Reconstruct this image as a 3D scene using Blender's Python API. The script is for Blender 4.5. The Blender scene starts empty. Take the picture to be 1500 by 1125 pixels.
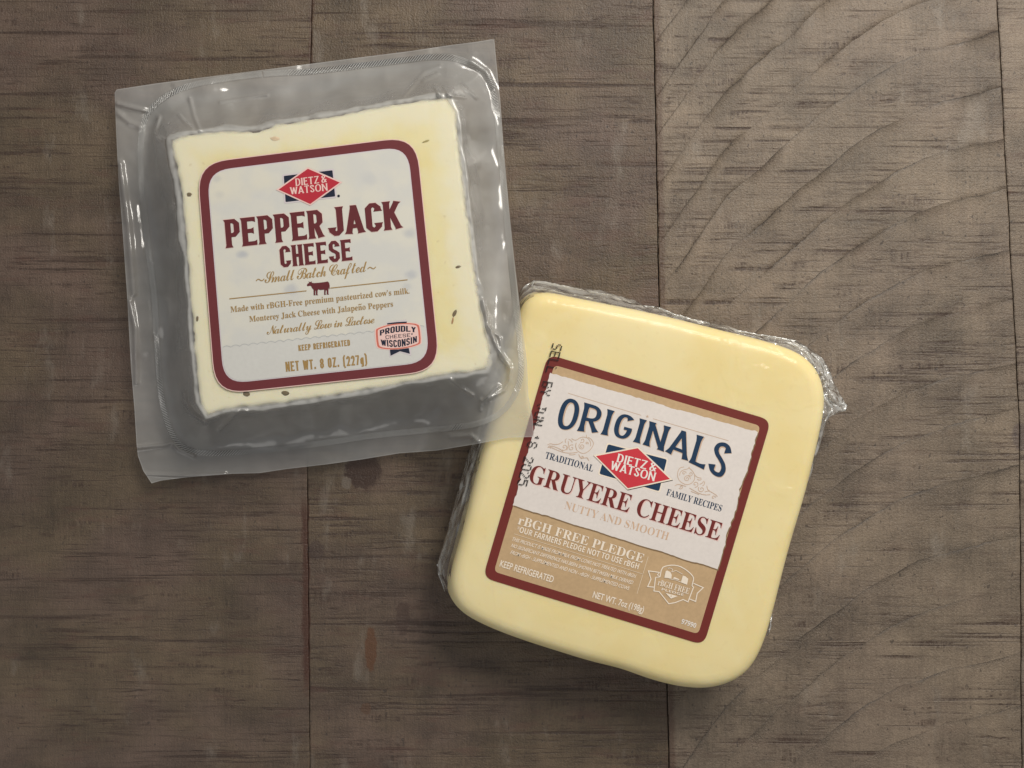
import bpy, bmesh, math, random
from mathutils import Vector, noise
from mathutils.geometry import delaunay_2d_cdt

random.seed(7)
SC = bpy.context.scene
COL = SC.collection

# ------------------------------------------------------------------ camera, world, lamps, exposure
WID, HCAM = 0.34, 0.34            # width of table seen, camera height (metres)
cam = bpy.data.cameras.new('camera')
cam.sensor_width = 36.0
cam.lens = 36.0 * HCAM / WID
cam.clip_start, cam.clip_end = 0.01, 50.0
camo = bpy.data.objects.new('camera', cam)
camo.location = (0, 0, HCAM)
COL.objects.link(camo)
SC.camera = camo

world = bpy.data.worlds.new('World')
SC.world = world
world.use_nodes = True
bg = world.node_tree.nodes['Background']
bg.inputs[0].default_value = (0.95, 0.97, 1.0, 1)
bg.inputs[1].default_value = 0.20


def area(name, loc, target, sx, sy, power, col):
    l = bpy.data.lights.new(name, 'AREA')
    l.shape = 'RECTANGLE'
    l.size, l.size_y = sx, sy
    l.energy = power
    l.color = col
    o = bpy.data.objects.new(name, l)
    o.location = loc
    d = Vector(target) - Vector(loc)
    o.rotation_euler = d.to_track_quat('-Z', 'Y').to_euler()
    COL.objects.link(o)
    return o


area('window_light', (0.33, 0.47, 0.52), (0.02, 0.02, 0), 0.42, 0.32, 6.5, (1.0, 0.955, 0.875))
area('room_light', (-0.50, -0.80, 0.70), (0, 0, 0), 0.9, 0.6, 1.9, (1.0, 0.97, 0.92))

SC.view_settings.view_transform = 'Standard'
SC.view_settings.look = 'None'
SC.view_settings.exposure = 0.0
SC.view_settings.gamma = 1.0
SC.view_settings.use_curve_mapping = False
SC.cycles.max_bounces = 10
SC.cycles.transparent_max_bounces = 16


# ------------------------------------------------------------------ helpers
def P(px, py, z=0.0):
    """a spot of the photograph (1500 x 1125) at height z -> metres"""
    k = WID / 1500.0 * (HCAM - z) / HCAM
    return Vector(((px - 750.0) * k, -(py - 562.5) * k, z))


def sstep(a, b, x):
    t = min(1.0, max(0.0, (x - a) / (b - a)))
    return t * t * (3 - 2 * t)


def link(name, me, mats, parent=None, smooth=True):
    for m in (mats if isinstance(mats, (list, tuple)) else [mats]):
        me.materials.append(m)
    if smooth:
        me.polygons.foreach_set('use_smooth', [True] * len(me.polygons))
    o = bpy.data.objects.new(name, me)
    COL.objects.link(o)
    if parent is not None:
        o.parent = parent
    return o


def mesh(name, V, F, mats, parent=None, smooth=True, attrs=None):
    me = bpy.data.meshes.new(name)
    me.from_pydata([tuple(v) for v in V], [], F)
    if attrs:
        for k, vals in attrs.items():
            a = me.attributes.new(k, 'FLOAT', 'POINT')
            a.data.foreach_set('value', vals)
    me.update()
    return link(name, me, mats, parent, smooth)


def empty(name, loc, label, cat):
    o = bpy.data.objects.new(name, None)
    o.empty_display_size = 0.02
    o['label'] = label
    o['category'] = cat
    COL.objects.link(o)
    return o


# ------------------------------------------------------------------ node helper
class N:
    """a socket with arithmetic"""
    def __init__(s, g, sock):
        s.g, s.s = g, sock

    def __add__(s, o): return s.g.m('ADD', s, o)
    __radd__ = __add__
    def __sub__(s, o): return s.g.m('SUBTRACT', s, o)
    def __rsub__(s, o): return s.g.m('SUBTRACT', o, s)
    def __mul__(s, o): return s.g.m('MULTIPLY', s, o)
    __rmul__ = __mul__
    def __truediv__(s, o): return s.g.m('DIVIDE', s, o)


class Graph:
    def __init__(s, name):
        s.mat = bpy.data.materials.new(name)
        s.mat.use_nodes = True
        s.t = s.mat.node_tree
        s.b = s.t.nodes['Principled BSDF']
        s.out = s.t.nodes['Material Output']

    def put(s, sock, v):
        if isinstance(v, N):
            s.t.links.new(v.s, sock)
        elif isinstance(v, tuple) and len(v) == 3 and sock.type == 'RGBA':
            sock.default_value = (*v, 1)
        else:
            sock.default_value = v

    def m(s, op, a, b=None, c=None):
        n = s.t.nodes.new('ShaderNodeMath')
        n.operation = op
        for i, v in enumerate((a, b, c)):
            if v is not None:
                s.put(n.inputs[i], v)
        return N(s, n.outputs[0])

    def ss(s, lo, hi, x):
        n = s.t.nodes.new('ShaderNodeMapRange')
        n.interpolation_type = 'SMOOTHSTEP'
        s.put(n.inputs[0], x)
        n.inputs[1].default_value, n.inputs[2].default_value = lo, hi
        return N(s, n.outputs[0])

    def xyz(s, x, y, z=0.0):
        n = s.t.nodes.new('ShaderNodeCombineXYZ')
        for i, v in enumerate((x, y, z)):
            s.put(n.inputs[i], v)
        return N(s, n.outputs[0])

    def noise(s, vec, scale=1.0, detail=2.0, rough=0.5, dist=0.0):
        n = s.t.nodes.new('ShaderNodeTexNoise')
        s.put(n.inputs['Vector'], vec)
        n.inputs['Scale'].default_value = scale
        n.inputs['Detail'].default_value = detail
        n.inputs['Roughness'].default_value = rough
        n.inputs['Distortion'].default_value = dist
        return N(s, n.outputs[0])

    def mix(s, f, a, b, blend='MIX'):
        n = s.t.nodes.new('ShaderNodeMix')
        n.data_type = 'RGBA'
        n.blend_type = blend
        s.put(n.inputs[0], f)
        s.put(n.inputs[6], a)
        s.put(n.inputs[7], b)
        return N(s, n.outputs[2])

    def pos(s):
        n = s.t.nodes.new('ShaderNodeNewGeometry')
        sp = s.t.nodes.new('ShaderNodeSeparateXYZ')
        s.t.links.new(n.outputs['Position'], sp.inputs[0])
        return N(s, n.outputs['Position']), N(s, sp.outputs[0]), N(s, sp.outputs[1]), N(s, sp.outputs[2])

    def attr(s, name):
        n = s.t.nodes.new('ShaderNodeAttribute')
        n.attribute_name = name
        return N(s, n.outputs['Fac'])

    def curve(s, x, pts):
        n = s.t.nodes.new('ShaderNodeFloatCurve')
        c = n.mapping.curves[0]
        c.points[0].location, c.points[1].location = pts[0], pts[-1]
        for p in pts[1:-1]:
            c.points.new(*p)
        n.mapping.update()
        s.put(n.inputs['Value'], x)
        return N(s, n.outputs[0])

    def bump(s, h, strength, dist, normal=None):
        n = s.t.nodes.new('ShaderNodeBump')
        s.put(n.inputs['Height'], h)
        n.inputs['Strength'].default_value = strength
        n.inputs['Distance'].default_value = dist
        if normal is not None:
            s.put(n.inputs['Normal'], normal)
        return N(s, n.outputs[0])

    def set(s, **kw):
        for k, v in kw.items():
            s.put(s.b.inputs[k.replace('_', ' ')], v)


# ------------------------------------------------------------------ the wooden tabletop
SEAMS = [lambda y: -640 + 0 * y, lambda y: -55 + .004 * y,
         lambda y: 457 - 0.026 * min(y, 380) + 0.009 * max(0, y - 380),
         lambda y: 957 + 0.0205 * y,
         lambda y: 1461 + 0.053 * min(y, 620) + .006 * max(0, y - 620),
         lambda y: 2010 + 0 * y, lambda y: 2540 + 0 * y]


def wood():
    g = Graph('worn_wood')
    _, x, y, _ = g.pos()
    X = x * (1500 / WID) + 750.0
    Y = 562.5 - y * (1500 / WID)
    # plank masks
    sa = 457.0 - g.m('MINIMUM', Y, 380.0) * .026 + g.m('MAXIMUM', Y - 380.0, 0.0) * .009
    sb = 957.0 + Y * .0205
    sc = 1461.0 + g.m('MINIMUM', Y, 620.0) * .053 + g.m('MAXIMUM', Y - 620.0, 0.0) * .006
    in_mid = g.m('GREATER_THAN', X, sa)
    in_r = g.m('GREATER_THAN', X, sb)
    in_rr = g.m('GREATER_THAN', X, sc)
    plank = in_mid + in_r + in_rr
    off = plank * 137.0
    right = in_r * (1.0 - in_rr)

    def nz(sx, sy, seed=0.0, detail=2.0, rough=.5, dist=0.0):
        return g.noise(g.xyz((X + off) / sx, Y / sy, plank * 3.7 + seed), 1.0, detail, rough, dist)

    # ---- annual-ring ridges of the right plank
    gy = [(900, 396), (957, 308), (1005, 240), (1070, 152), (1110, 117), (1220, 22), (1280, -20), (1350, -55), (1440, -80),
          (1500, -94), (1560, -106)]
    gcur = g.curve((X - 900.0) / 660.0, [((a - 900) / 660.0, (b + 150) / 600.0) for a, b in gy]) * 600.0 - 150.0
    u = Y - gcur + (nz(70, 70, 5.1, 2) - .5) * 16.0 + (nz(9, 9, 6.3, 2) - .5) * 3.2
    uk = [-320, -240, -160, -100, -25, 60, 133, 215, 291, 365, 455, 530, 622, 692, 772, 876, 953, 1049, 1128, 1215, 1300]
    ph = g.curve((u + 320.0) / 1620.0, [((a + 320) / 1620.0, i / 20.0) for i, a in enumerate(uk)]) * 20.0
    s = g.m('FRACT', ph)
    pid = g.m('FLOOR', ph)
    along = g.noise(g.xyz(X / 95.0, pid * 7.3, 1.0), 1.0, 2.0)
    amask = g.ss(.36, .62, along) * (.45 + g.ss(.35, .6, nz(22, 22, 55.0, 2)) * .55)                       # where a ridge is sharp
    d = s * 78.0                                        # distance below the ridge line
    line = g.m('POWER', 2.718, d * -0.42) * right
    upper = g.m('POWER', 2.718, (78.0 - d) * -0.25) * right
    crumb = g.ss(.48, .64, g.noise(g.xyz(X / 95.0, pid * 3.1, 9.0), 1.0, 2.0)) * (g.m('POWER', 2.718, d * -0.12) + upper)
    smooth = 1.0 - right * (1.0 - g.ss(.22, .5, s + (nz(30, 12, 2.2) - .5) * .3))

    # ---- saw marks, grain, blotches
    st1 = g.ss(.50, .72, nz(140, 6.5, 0.0, 4, .65)) * g.ss(.40, .66, nz(210, 75, 1.1, 3, .6))
    st2 = g.ss(.51, .70, nz(60, 3.6, 12.0, 3)) * g.ss(.42, .66, nz(120, 60, 4.1, 3, .6))
    st3 = g.ss(.55, .75, nz(46, 7.0, 21.0, 3, .6)) * g.ss(.42, .62, nz(80, 40, 24.1, 3, .6))
    st4 = g.ss(.52, .66, nz(380, 9.0, 31.0, 4, .65)) * g.ss(.43, .60, nz(300, 26, 33.0, 2))
    weave = nz(2.4, 13, 7.0, 3, .7, .6)
    weave2 = nz(4.0, 60, 8.0, 2, .6)
    grit = nz(2.6, 2.6, 15.0, 3, .65)
    blotch = nz(120, 80, 3.3, 4, .6, .4)
    hue = nz(190, 150, 17.0, 3)
    band = nz(26, 620, 19.0, 3, .6)

    base = g.mix(g.ss(.36, .64, hue), (0.113, 0.080, 0.050), (0.112, 0.075, 0.056))
    base = g.mix(in_r * .7, base, (0.205, 0.159, 0.116))
    v = .97 + (blotch - .5) * 1.55 + (weave - .5) * .6 + (weave2 - .5) * .32 + (band - .5) * .4 + (grit - .5) * .75
    col = g.mix(1.0, base, g.xyz(v, v, v), 'MULTIPLY')
    dark = (st1 * 1.0 + st2 * .75 + st3 * .8 + st4 * .9) * (smooth * .8 + .2)
    st5 = g.ss(.50, .60, nz(70, 11, 81.0, 4, .7)) * g.ss(.50, .60, nz(130, 50, 84.0, 2)) * g.ss(.38, .62, nz(3.5, 40, 88.0, 2))
    dark = dark * (1.0 + (1.0 - in_r) * .15) + st5 * .7 * (smooth * .8 + .2)
    dark = g.m('MINIMUM', dark * (.45 + g.ss(.3, .7, weave) * .9), .9)
    col = g.mix(dark, col, (0.048, 0.027, 0.018))
    red = g.ss(.52, .70, nz(80, 22, 41.0, 4, .65)) * .42 * (1.0 - right * .7)
    col = g.mix(red, col, (0.100, 0.050, 0.036))
    # pale worn high spots
    pale = g.ss(.58, .74, nz(46, 120, 51.0, 4, .65)) * .30
    col = g.mix(pale, col, (0.27, 0.235, 0.195))
    # pits: tiny dark specks
    pit = g.ss(.70, .76, nz(5, 8, 61.0, 1)) * .6
    col = g.mix(pit, col, (0.03, 0.022, 0.018))
    # ridge lines
    rl = g.m('MINIMUM', line * (amask * .95 + .10) + crumb * g.ss(.5, .62, grit) * right * .28, .85)
    col = g.mix(rl, col, (0.040, 0.031, 0.026))

    # ---- rust by the seams, knot, stains (marks with a shape of their own)
    wob = (nz(8, 26, 71.0, 3, .6) - .5)
    rs = X - sa + wob * 11.0
    rustA = g.ss(-12.0, -5.0, rs) * (1.0 - g.ss(1.0, 3.0, rs)) * g.ss(712.0, 760.0, Y) * (1.0 - g.ss(985.0, 1030.0, Y)) * .9
    rustT = g.ss(-3.0, -.5, rs + 1.0) * (1.0 - g.ss(1.5, 4.0, rs)) * (1.0 - g.ss(250.0, 320.0, Y)) * .55
    rb = X - sb + wob * 8.0
    rustB = g.ss(0.0, 1.5, rb) * (1.0 - g.ss(6.0, 13.0, rb)) * .50
    rust = g.m('MAXIMUM', g.m('MAXIMUM', rustA, rustT), rustB)
    col = g.mix(rust, col, (0.060, 0.022, 0.012))

    def blob(cx, cy, rx, ry, rag):
        ex, ey = (X - float(cx)) / float(rx), (Y - float(cy)) / float(ry)
        r = g.m('SQRT', ex * ex + ey * ey) + (nz(11, 9, cx * .01, 3, .6) - .5) * rag
        return 1.0 - g.ss(.82, 1.04, r)
    col = g.mix(blob(532, 690, 29, 27, .7) * .85, col, (0.040, 0.019, 0.013))
    col = g.mix(blob(507, 707, 8, 9, .8) * .75, col, (0.155, 0.125, 0.10))
    col = g.mix(blob(543, 952, 9, 34, .7) * .8, col, (0.10, 0.040, 0.015))
    col = g.mix(blob(536, 1038, 8, 9, .8) * .7, col, (0.085, 0.042, 0.022))
    col = g.mix(blob(590, 905, 11, 26, 1.2) * .6, col, (0.055, 0.03, 0.022))
    col = g.mix(blob(462, 806, 13, 14, 1.4) * .55, col, (0.05, 0.03, 0.025))
    col = g.mix(blob(1497, 640, 16, 20, .8) * .6, col, (0.085, 0.06, 0.055))
    g.set(Base_Color=col)
    # ---- relief
    h = (g.m('POWER', s, 9.0) * right) * .55 * (.15 + 1.25 * g.ss(.38, .66, g.noise(g.xyz(X / 150.0, pid * 2.9, 4.0), 1.0, 2.0))) - line * amask * .8 + crumb * (grit - .5) * right * 2.6
    h = h - (st1 + st2 * .7 + st3 + st4) * .36 * (smooth * .8 + .2) + (weave - .5) * .34 + (grit - .5) * .8 + (weave2 - .5) * .2
    nrm = g.bump(h, 0.9, 0.00040)
    g.set(Normal=nrm, Roughness=0.47 + (grit - .5) * .3 - pale * .1, Specular_IOR_Level=0.5)
    return g.mat


M_WOOD = wood()


def build_table():
    ys = list(range(-900, 0, 60)) + list(range(0, 1130, 5)) + list(range(1140, 2041, 60))
    V, F = [], []
    x0, x1 = -1100, 2900
    cols = 2 + 6 * len(SEAMS)
    random.seed(3)
    for y in ys:
        row = [(x0, 0)]
        for k, f in enumerate(SEAMS):
            c = f(y) + 1.0 * (noise.noise((k * 9.1, y / 60.0, 0))) + 0.45 * noise.noise((k * 5.1, y / 9.0, 3))
            w = (0.75, .75, .55, 1.0, .85, .9, .9)[k] + 0.5 * noise.noise((k * 3.3, y / 14.0, 1.0))
            w = max(.35, w)
            dep = 0.0016 if k != 2 else .0009
            row += [(c - w - 1.6, 0), (c - w, -.00015), (c - w * .6, -dep), (c + w * .6, -dep), (c + w, -.00015), (c + w + 1.6, 0)]
        row.append((x1, 0))
        for (px, z) in row:
            p = P(px, y, 0)
            V.append((p.x, p.y, z))
    n = len(row)
    for j in range(len(ys) - 1):
        for i in range(n - 1):
            a = j * n + i
            F.append((a, a + n, a + n + 1, a + 1))
    # sides and underside
    b0 = len(V)
    rim = [i for i in range(n)] + [j * n + n - 1 for j in range(1, len(ys))] + \
          [(len(ys) - 1) * n + i for i in range(n - 2, -1, -1)] + [j * n for j in range(len(ys) - 2, 0, -1)]
    for r in rim:
        V.append((V[r][0], V[r][1], -.03))
    L = len(rim)
    for i in range(L):
        F.append((rim[i], rim[(i + 1) % L], b0 + (i + 1) % L, b0 + i))
    o = mesh('tabletop', V, F, M_WOOD, smooth=False)
    o['kind'] = 'structure'
    o['label'] = 'worn grey brown wooden planks under the two cheeses'
    o['category'] = 'table'
    return o


build_table()


# ------------------------------------------------------------------ materials
def ink(name, col, rough=.42, grain=.0, coat=.25):
    g = Graph(name)
    p, x, y, z = g.pos()
    n = g.noise(p, 900.0, 3.0, .6)
    n2 = g.noise(p, 120.0, 2.0)
    v = 1.0 + (n - .5) * grain + (n2 - .5) * grain * .6
    g.set(Base_Color=g.mix(1.0, col, g.xyz(v, v, v), 'MULTIPLY'), Roughness=rough, Specular_IOR_Level=.35,
          Coat_Weight=coat, Coat_Roughness=.22)
    wv = g.noise(p, 45.0, 2.0)
    g.set(Coat_Normal=g.bump(wv, .35, .002))
    return g.mat


M_MAROON = ink('maroon_ink', (0.150, 0.030, 0.034), .45, .18)
M_MAROON_TEXT = ink('dark_red_ink', (0.125, 0.022, 0.026), .45, .15)
M_NAVY = ink('navy_ink', (0.012, 0.017, 0.036), .45, .2)
M_RED = ink('red_ink', (0.46, 0.026, 0.043), .45, .15)
M_PINK = ink('pale_pink_ink', (0.80, 0.55, 0.50), .5, .1)
M_LILAC = ink('pale_lilac_ink', (0.62, 0.56, 0.58), .5, .05)
M_GOLD = ink('gold_ink', (0.36, 0.225, 0.080), .45, .2)
M_CORAL = ink('coral_ink', (0.62, 0.16, 0.11), .5, .1)
M_BLACK = ink('black_ink', (0.012, 0.011, 0.011), .5, .1, 0)
M_WHITE = ink('white_ink', (0.84, 0.79, 0.73), .5, .06)
M_G_MAROON = ink('brick_red_ink', (0.170, 0.026, 0.020), .45, .18)
M_G_TEXT = ink('deep_red_ink', (0.165, 0.022, 0.018), .45, .15)
M_G_NAVY = ink('blue_ink', (0.0105, 0.037, 0.085), .45, .25)
M_G_RED = ink('bright_red_ink', (0.60, 0.040, 0.055), .45, .15)
M_PAPER = ink('paper_white_ink', (0.74, 0.675, 0.63), .5, .16)
M_KRAFT = ink('kraft_tan_ink', (0.525, 0.36, 0.20), .5, .30)
M_KRAFT_SH = ink('kraft_dark_ink', (0.23, 0.145, 0.072), .5, .2)
M_TANLINE = ink('tan_line_ink', (0.60, 0.43, 0.31), .5, .1)
M_PEACH = ink('peach_ink', (0.64, 0.43, 0.29), .5, .1)
M_CREAM = ink('cream_ink', (0.86, 0.75, 0.62), .5, .1)
M_CREAM_THIN = ink('faint_cream_ink', (0.74, 0.59, 0.42), .5, .1)


def pepper_label_mat():
    g = Graph('milky_label_film')
    p, x, y, z = g.pos()
    k = (HCAM - .0264) / HCAM
    X = x * (1500 / WID / k) + 750.0
    Y = 562.5 - y * (1500 / WID / k)
    n = g.noise(p, 90.0, 3.0, .6)
    col = g.mix(g.ss(.35, .65, n), (0.675, 0.65, 0.57), (0.62, 0.61, 0.57))
    # cheese flecks showing bluish through the milky print
    for (cx, cy, r, a) in ((318, 262, 9, .5), (322, 285, 10, .35), (356, 372, 11, .65), (600, 342, 13, .5), (427, 424, 14, .5),
                           (602, 403, 12, .55), (596, 420, 9, .35), (470, 330, 12, .25), (345, 338, 14, .22), (540, 262, 16, .18)):
        ex, ey = (X - float(cx)) / float(r), (Y - float(cy)) / (r * .8)
        dd = g.m('SQRT', ex * ex + ey * ey) + (g.noise(p, 300.0, 2.0) - .5) * .8
        col = g.mix((1.0 - g.ss(.2, 1.1, dd)) * a, col, (0.40, 0.42, 0.47))
    yel = g.ss(.5, .7, g.noise(p, 55.0, 2.0)) * .25
    col = g.mix(yel, col, (0.74, 0.68, 0.50))
    g.set(Base_Color=col, Roughness=.45, Specular_IOR_Level=.35, Coat_Weight=.3, Coat_Roughness=.2)
    g.set(Coat_Normal=g.bump(g.noise(p, 45.0, 2.0), .35, .002))
    return g.mat


M_PLABEL = pepper_label_mat()
M_PGREY = ink('grey_blue_print', (0.61, 0.60, 0.565), .45, .12)
M_PGREY2 = ink('grey_scallop_print', (0.47, 0.475, 0.465), .45, .12)


def gruyere_mat():
    g = Graph('smooth_yellow_cheese')
    p, x, y, z = g.pos()
    n = g.noise(p, 28.0, 3.0, .55)
    n2 = g.noise(p, 70.0, 4.0, .6, 1.0)
    col = g.mix(g.ss(.35, .65, n), (0.815, 0.70, 0.395), (0.795, 0.655, 0.32))
    col = g.mix(g.ss(.50, .70, n2) * .22, col, (0.83, 0.74, 0.46))
    col = g.mix(g.ss(.60, .72, g.noise(p, 420.0, 2.0)) * .10, col, (0.62, 0.47, 0.20))
    g.set(Base_Color=col, Roughness=.6, Specular_IOR_Level=.2, Subsurface_Weight=.35, Subsurface_Scale=.004,
          Coat_Weight=.26, Coat_Roughness=.13)
    g.b.inputs['Subsurface Radius'].default_value = (1.0, .7, .3)
    h = g.noise(p, 32.0, 3.0, .5, .8)
    h2 = g.ss(.5, .62, g.noise(p, 52.0, 2.0, .4, 1.5))
    g.set(Normal=g.bump(h + h2 * .1, .2, .002))
    g.set(Coat_Normal=g.bump(h + h2 * .3 + g.noise(p, 110.0, 2.0, .5, 1.2) * .25, .5, .002))
    return g.mat


def pepper_mat():
    g = Graph('pepper_jack_cheese')
    p, x, y, z = g.pos()
    rim = g.attr('rim')
    n = g.noise(p, 50.0, 4.0, .6, .6)
    n2 = g.noise(p, 140.0, 4.0, .65)
    col = g.mix(g.ss(.35, .68, n), (0.87, 0.79, 0.48), (0.86, 0.735, 0.36))
    fr = g.ss(.15, .95, rim + (n2 - .5) * .9 + (n - .5) * 1.1)
    col = g.mix(fr * .78, col, (0.875, 0.83, 0.655))
    sp = g.ss(.68, .74, g.noise(p, 420.0, 2.0)) * .25
    col = g.mix(sp, col, (0.55, 0.42, 0.22))
    g.set(Base_Color=col, Roughness=.5, Specular_IOR_Level=.3, Subsurface_Weight=.3, Subsurface_Scale=.003,
          Normal=g.bump(n + n2 * .3, .3, .0008))
    g.b.inputs['Subsurface Radius'].default_value = (1.0, .75, .4)
    return g.mat


def film_mat(name, haze_lo, haze_hi, tint, bump_scale, bump_amt, rough, hatch=False, gloss=1.0):
    """thin clear plastic: lets light through, scatters a little of it, mirrors the lamps"""
    g = Graph(name)
    t = g.t
    p, x, y, z = g.pos()
    hz = g.attr('haze') * (haze_hi - haze_lo) + haze_lo
    cl = g.noise(p, 40.0, 3.0, .6)
    hz = hz * (.72 + cl * .56)
    h = g.noise(p, bump_scale, 3.0, .55, .7)
    h = h + g.noise(p, bump_scale * 4.0, 2.0) * .25
    if hatch:
        uu, vv = g.attr('ring'), g.attr('across')
        wv = g.m('SINE', (uu + vv * 2.2) * 6.2832)
        edge = g.ss(0.0, .25, 1.0 - g.m('ABSOLUTE', vv * 2.0))
        part = g.ss(.42, .60, g.noise(p, 26.0, 2.0))
        h = h * .3 + wv * edge * .3 * part
        hz = hz * (edge * .5 + .5) * (wv * .8 * part + .75)
    nrm = g.bump(h, bump_amt, .002)
    tr = t.nodes.new('ShaderNodeBsdfTransparent')
    tr.inputs[0].default_value = (.985, .985, .985, 1)
    df = t.nodes.new('ShaderNodeBsdfDiffuse')
    df.inputs[0].default_value = (*tint, 1)
    tl = t.nodes.new('ShaderNodeBsdfTranslucent')
    tl.inputs[0].default_value = (*tint, 1)
    gl = t.nodes.new('ShaderNodeBsdfGlossy')
    gl.inputs['Roughness'].default_value = rough
    for n in (gl,):
        t.links.new(nrm.s, n.inputs['Normal'])
    a = t.nodes.new('ShaderNodeMixShader')
    a.inputs[0].default_value = .35
    t.links.new(df.outputs[0], a.inputs[1])
    t.links.new(tl.outputs[0], a.inputs[2])
    b = t.nodes.new('ShaderNodeMixShader')
    t.links.new(hz.s, b.inputs[0])
    t.links.new(tr.outputs[0], b.inputs[1])
    t.links.new(a.outputs[0], b.inputs[2])
    fr = t.nodes.new('ShaderNodeLayerWeight')
    t.links.new(nrm.s, fr.inputs['Normal'])
    c = t.nodes.new('ShaderNodeMixShader')
    f2 = g.m('MINIMUM', (g.m('POWER', N(g, fr.outputs['Facing']), 5.0) * .9 + .045) * (1.6 * gloss), 1.0)
    t.links.new(f2.s, c.inputs[0])
    t.links.new(b.outputs[0], c.inputs[1])
    t.links.new(gl.outputs[0], c.inputs[2])
    t.links.new(c.outputs[0], g.out.inputs['Surface'])
    t.nodes.remove(g.b)
    return g.mat


M_GRUYERE = gruyere_mat()
M_PEPPER = pepper_mat()
M_FILM = film_mat('pouch_film', .015, .40, (.70, .695, .675), 34.0, .2, .18, gloss=1.15)
M_BAND = film_mat('embossed_seal', .0, .55, (.66, .66, .64), 60.0, .9, .16, True, gloss=1.3)
M_WRAP = film_mat('crinkled_wrap', .03, .55, (.90, .90, .88), 110.0, .7, .12, gloss=2.0)
M_GREEN = ink('dark_pepper', (0.19, 0.145, 0.08), .4, .9)
M_GREEN2 = ink('green_pepper', (0.42, 0.36, 0.14), .4, .5)
M_PINKISH = ink('pinkish_pepper', (0.74, 0.57, 0.38), .5, .3)
M_BROWN = ink('brown_pepper', (0.48, 0.28, 0.13), .4, .5)


# ------------------------------------------------------------------ outlines
def chaikin(pts, n=2, closed=True):
    for _ in range(n):
        q = []
        L = len(pts)
        for i in range(L if closed else L - 1):
            a, b = pts[i], pts[(i + 1) % L]
            q.append((a[0] * .75 + b[0] * .25, a[1] * .75 + b[1] * .25))
            q.append((a[0] * .25 + b[0] * .75, a[1] * .25 + b[1] * .75))
        if not closed:
            q = [pts[0]] + q + [pts[-1]]
        pts = q
    return pts


def resample(pts, n, closed=True):
    P_ = list(pts) + ([pts[0]] if closed else [])
    L = [0.0]
    for a, b in zip(P_, P_[1:]):
        L.append(L[-1] + math.hypot(b[0] - a[0], b[1] - a[1]))
    out, j = [], 0
    m = n if closed else n - 1
    for i in range(n):
        s = L[-1] * i / m
        while j < len(L) - 2 and L[j + 1] < s:
            j += 1
        f = (s - L[j]) / max(1e-9, L[j + 1] - L[j])
        a, b = P_[j], P_[j + 1]
        out.append((a[0] + (b[0] - a[0]) * f, a[1] + (b[1] - a[1]) * f))
    return out


def sdist(p, poly):
    """signed distance, negative inside"""
    x, y = p
    best, ins = 1e18, False
    n = len(poly)
    for i in range(n):
        ax, ay = poly[i]
        bx, by = poly[(i + 1) % n]
        dx, dy = bx - ax, by - ay
        t = ((x - ax) * dx + (y - ay) * dy) / (dx * dx + dy * dy + 1e-12)
        t = 0 if t < 0 else (1 if t > 1 else t)
        ex, ey = x - ax - t * dx, y - ay - t * dy
        d = ex * ex + ey * ey
        if d < best:
            best = d
        if (ay > y) != (by > y) and x < (bx - ax) * (y - ay) / (by - ay) + ax:
            ins = not ins
    return -math.sqrt(best) if ins else math.sqrt(best)


G_OUT = [(757, 452), (764, 436), (780, 427), (800, 427), (850, 438), (910, 449), (973, 463), (1040, 480), (1111, 497), (1150, 509),
         (1174, 521), (1190, 540), (1199, 562), (1202, 590), (1195, 627), (1184, 675), (1171, 727), (1156, 775), (1143, 822),
         (1131, 872), (1119, 917), (1108, 948), (1094, 972), (1076, 988), (1050, 998), (1020, 1003), (977, 997), (935, 985),
         (905, 972), (868, 965), (820, 950), (769, 934), (725, 918), (697, 905), (675, 893), (660, 876), (653, 855),
         (656, 830), (668, 789), (680, 742), (692, 694), (708, 640), (725, 575), (742, 510)]
G_OUT = chaikin(G_OUT, 2)
G_TOP = 0.0240


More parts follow.
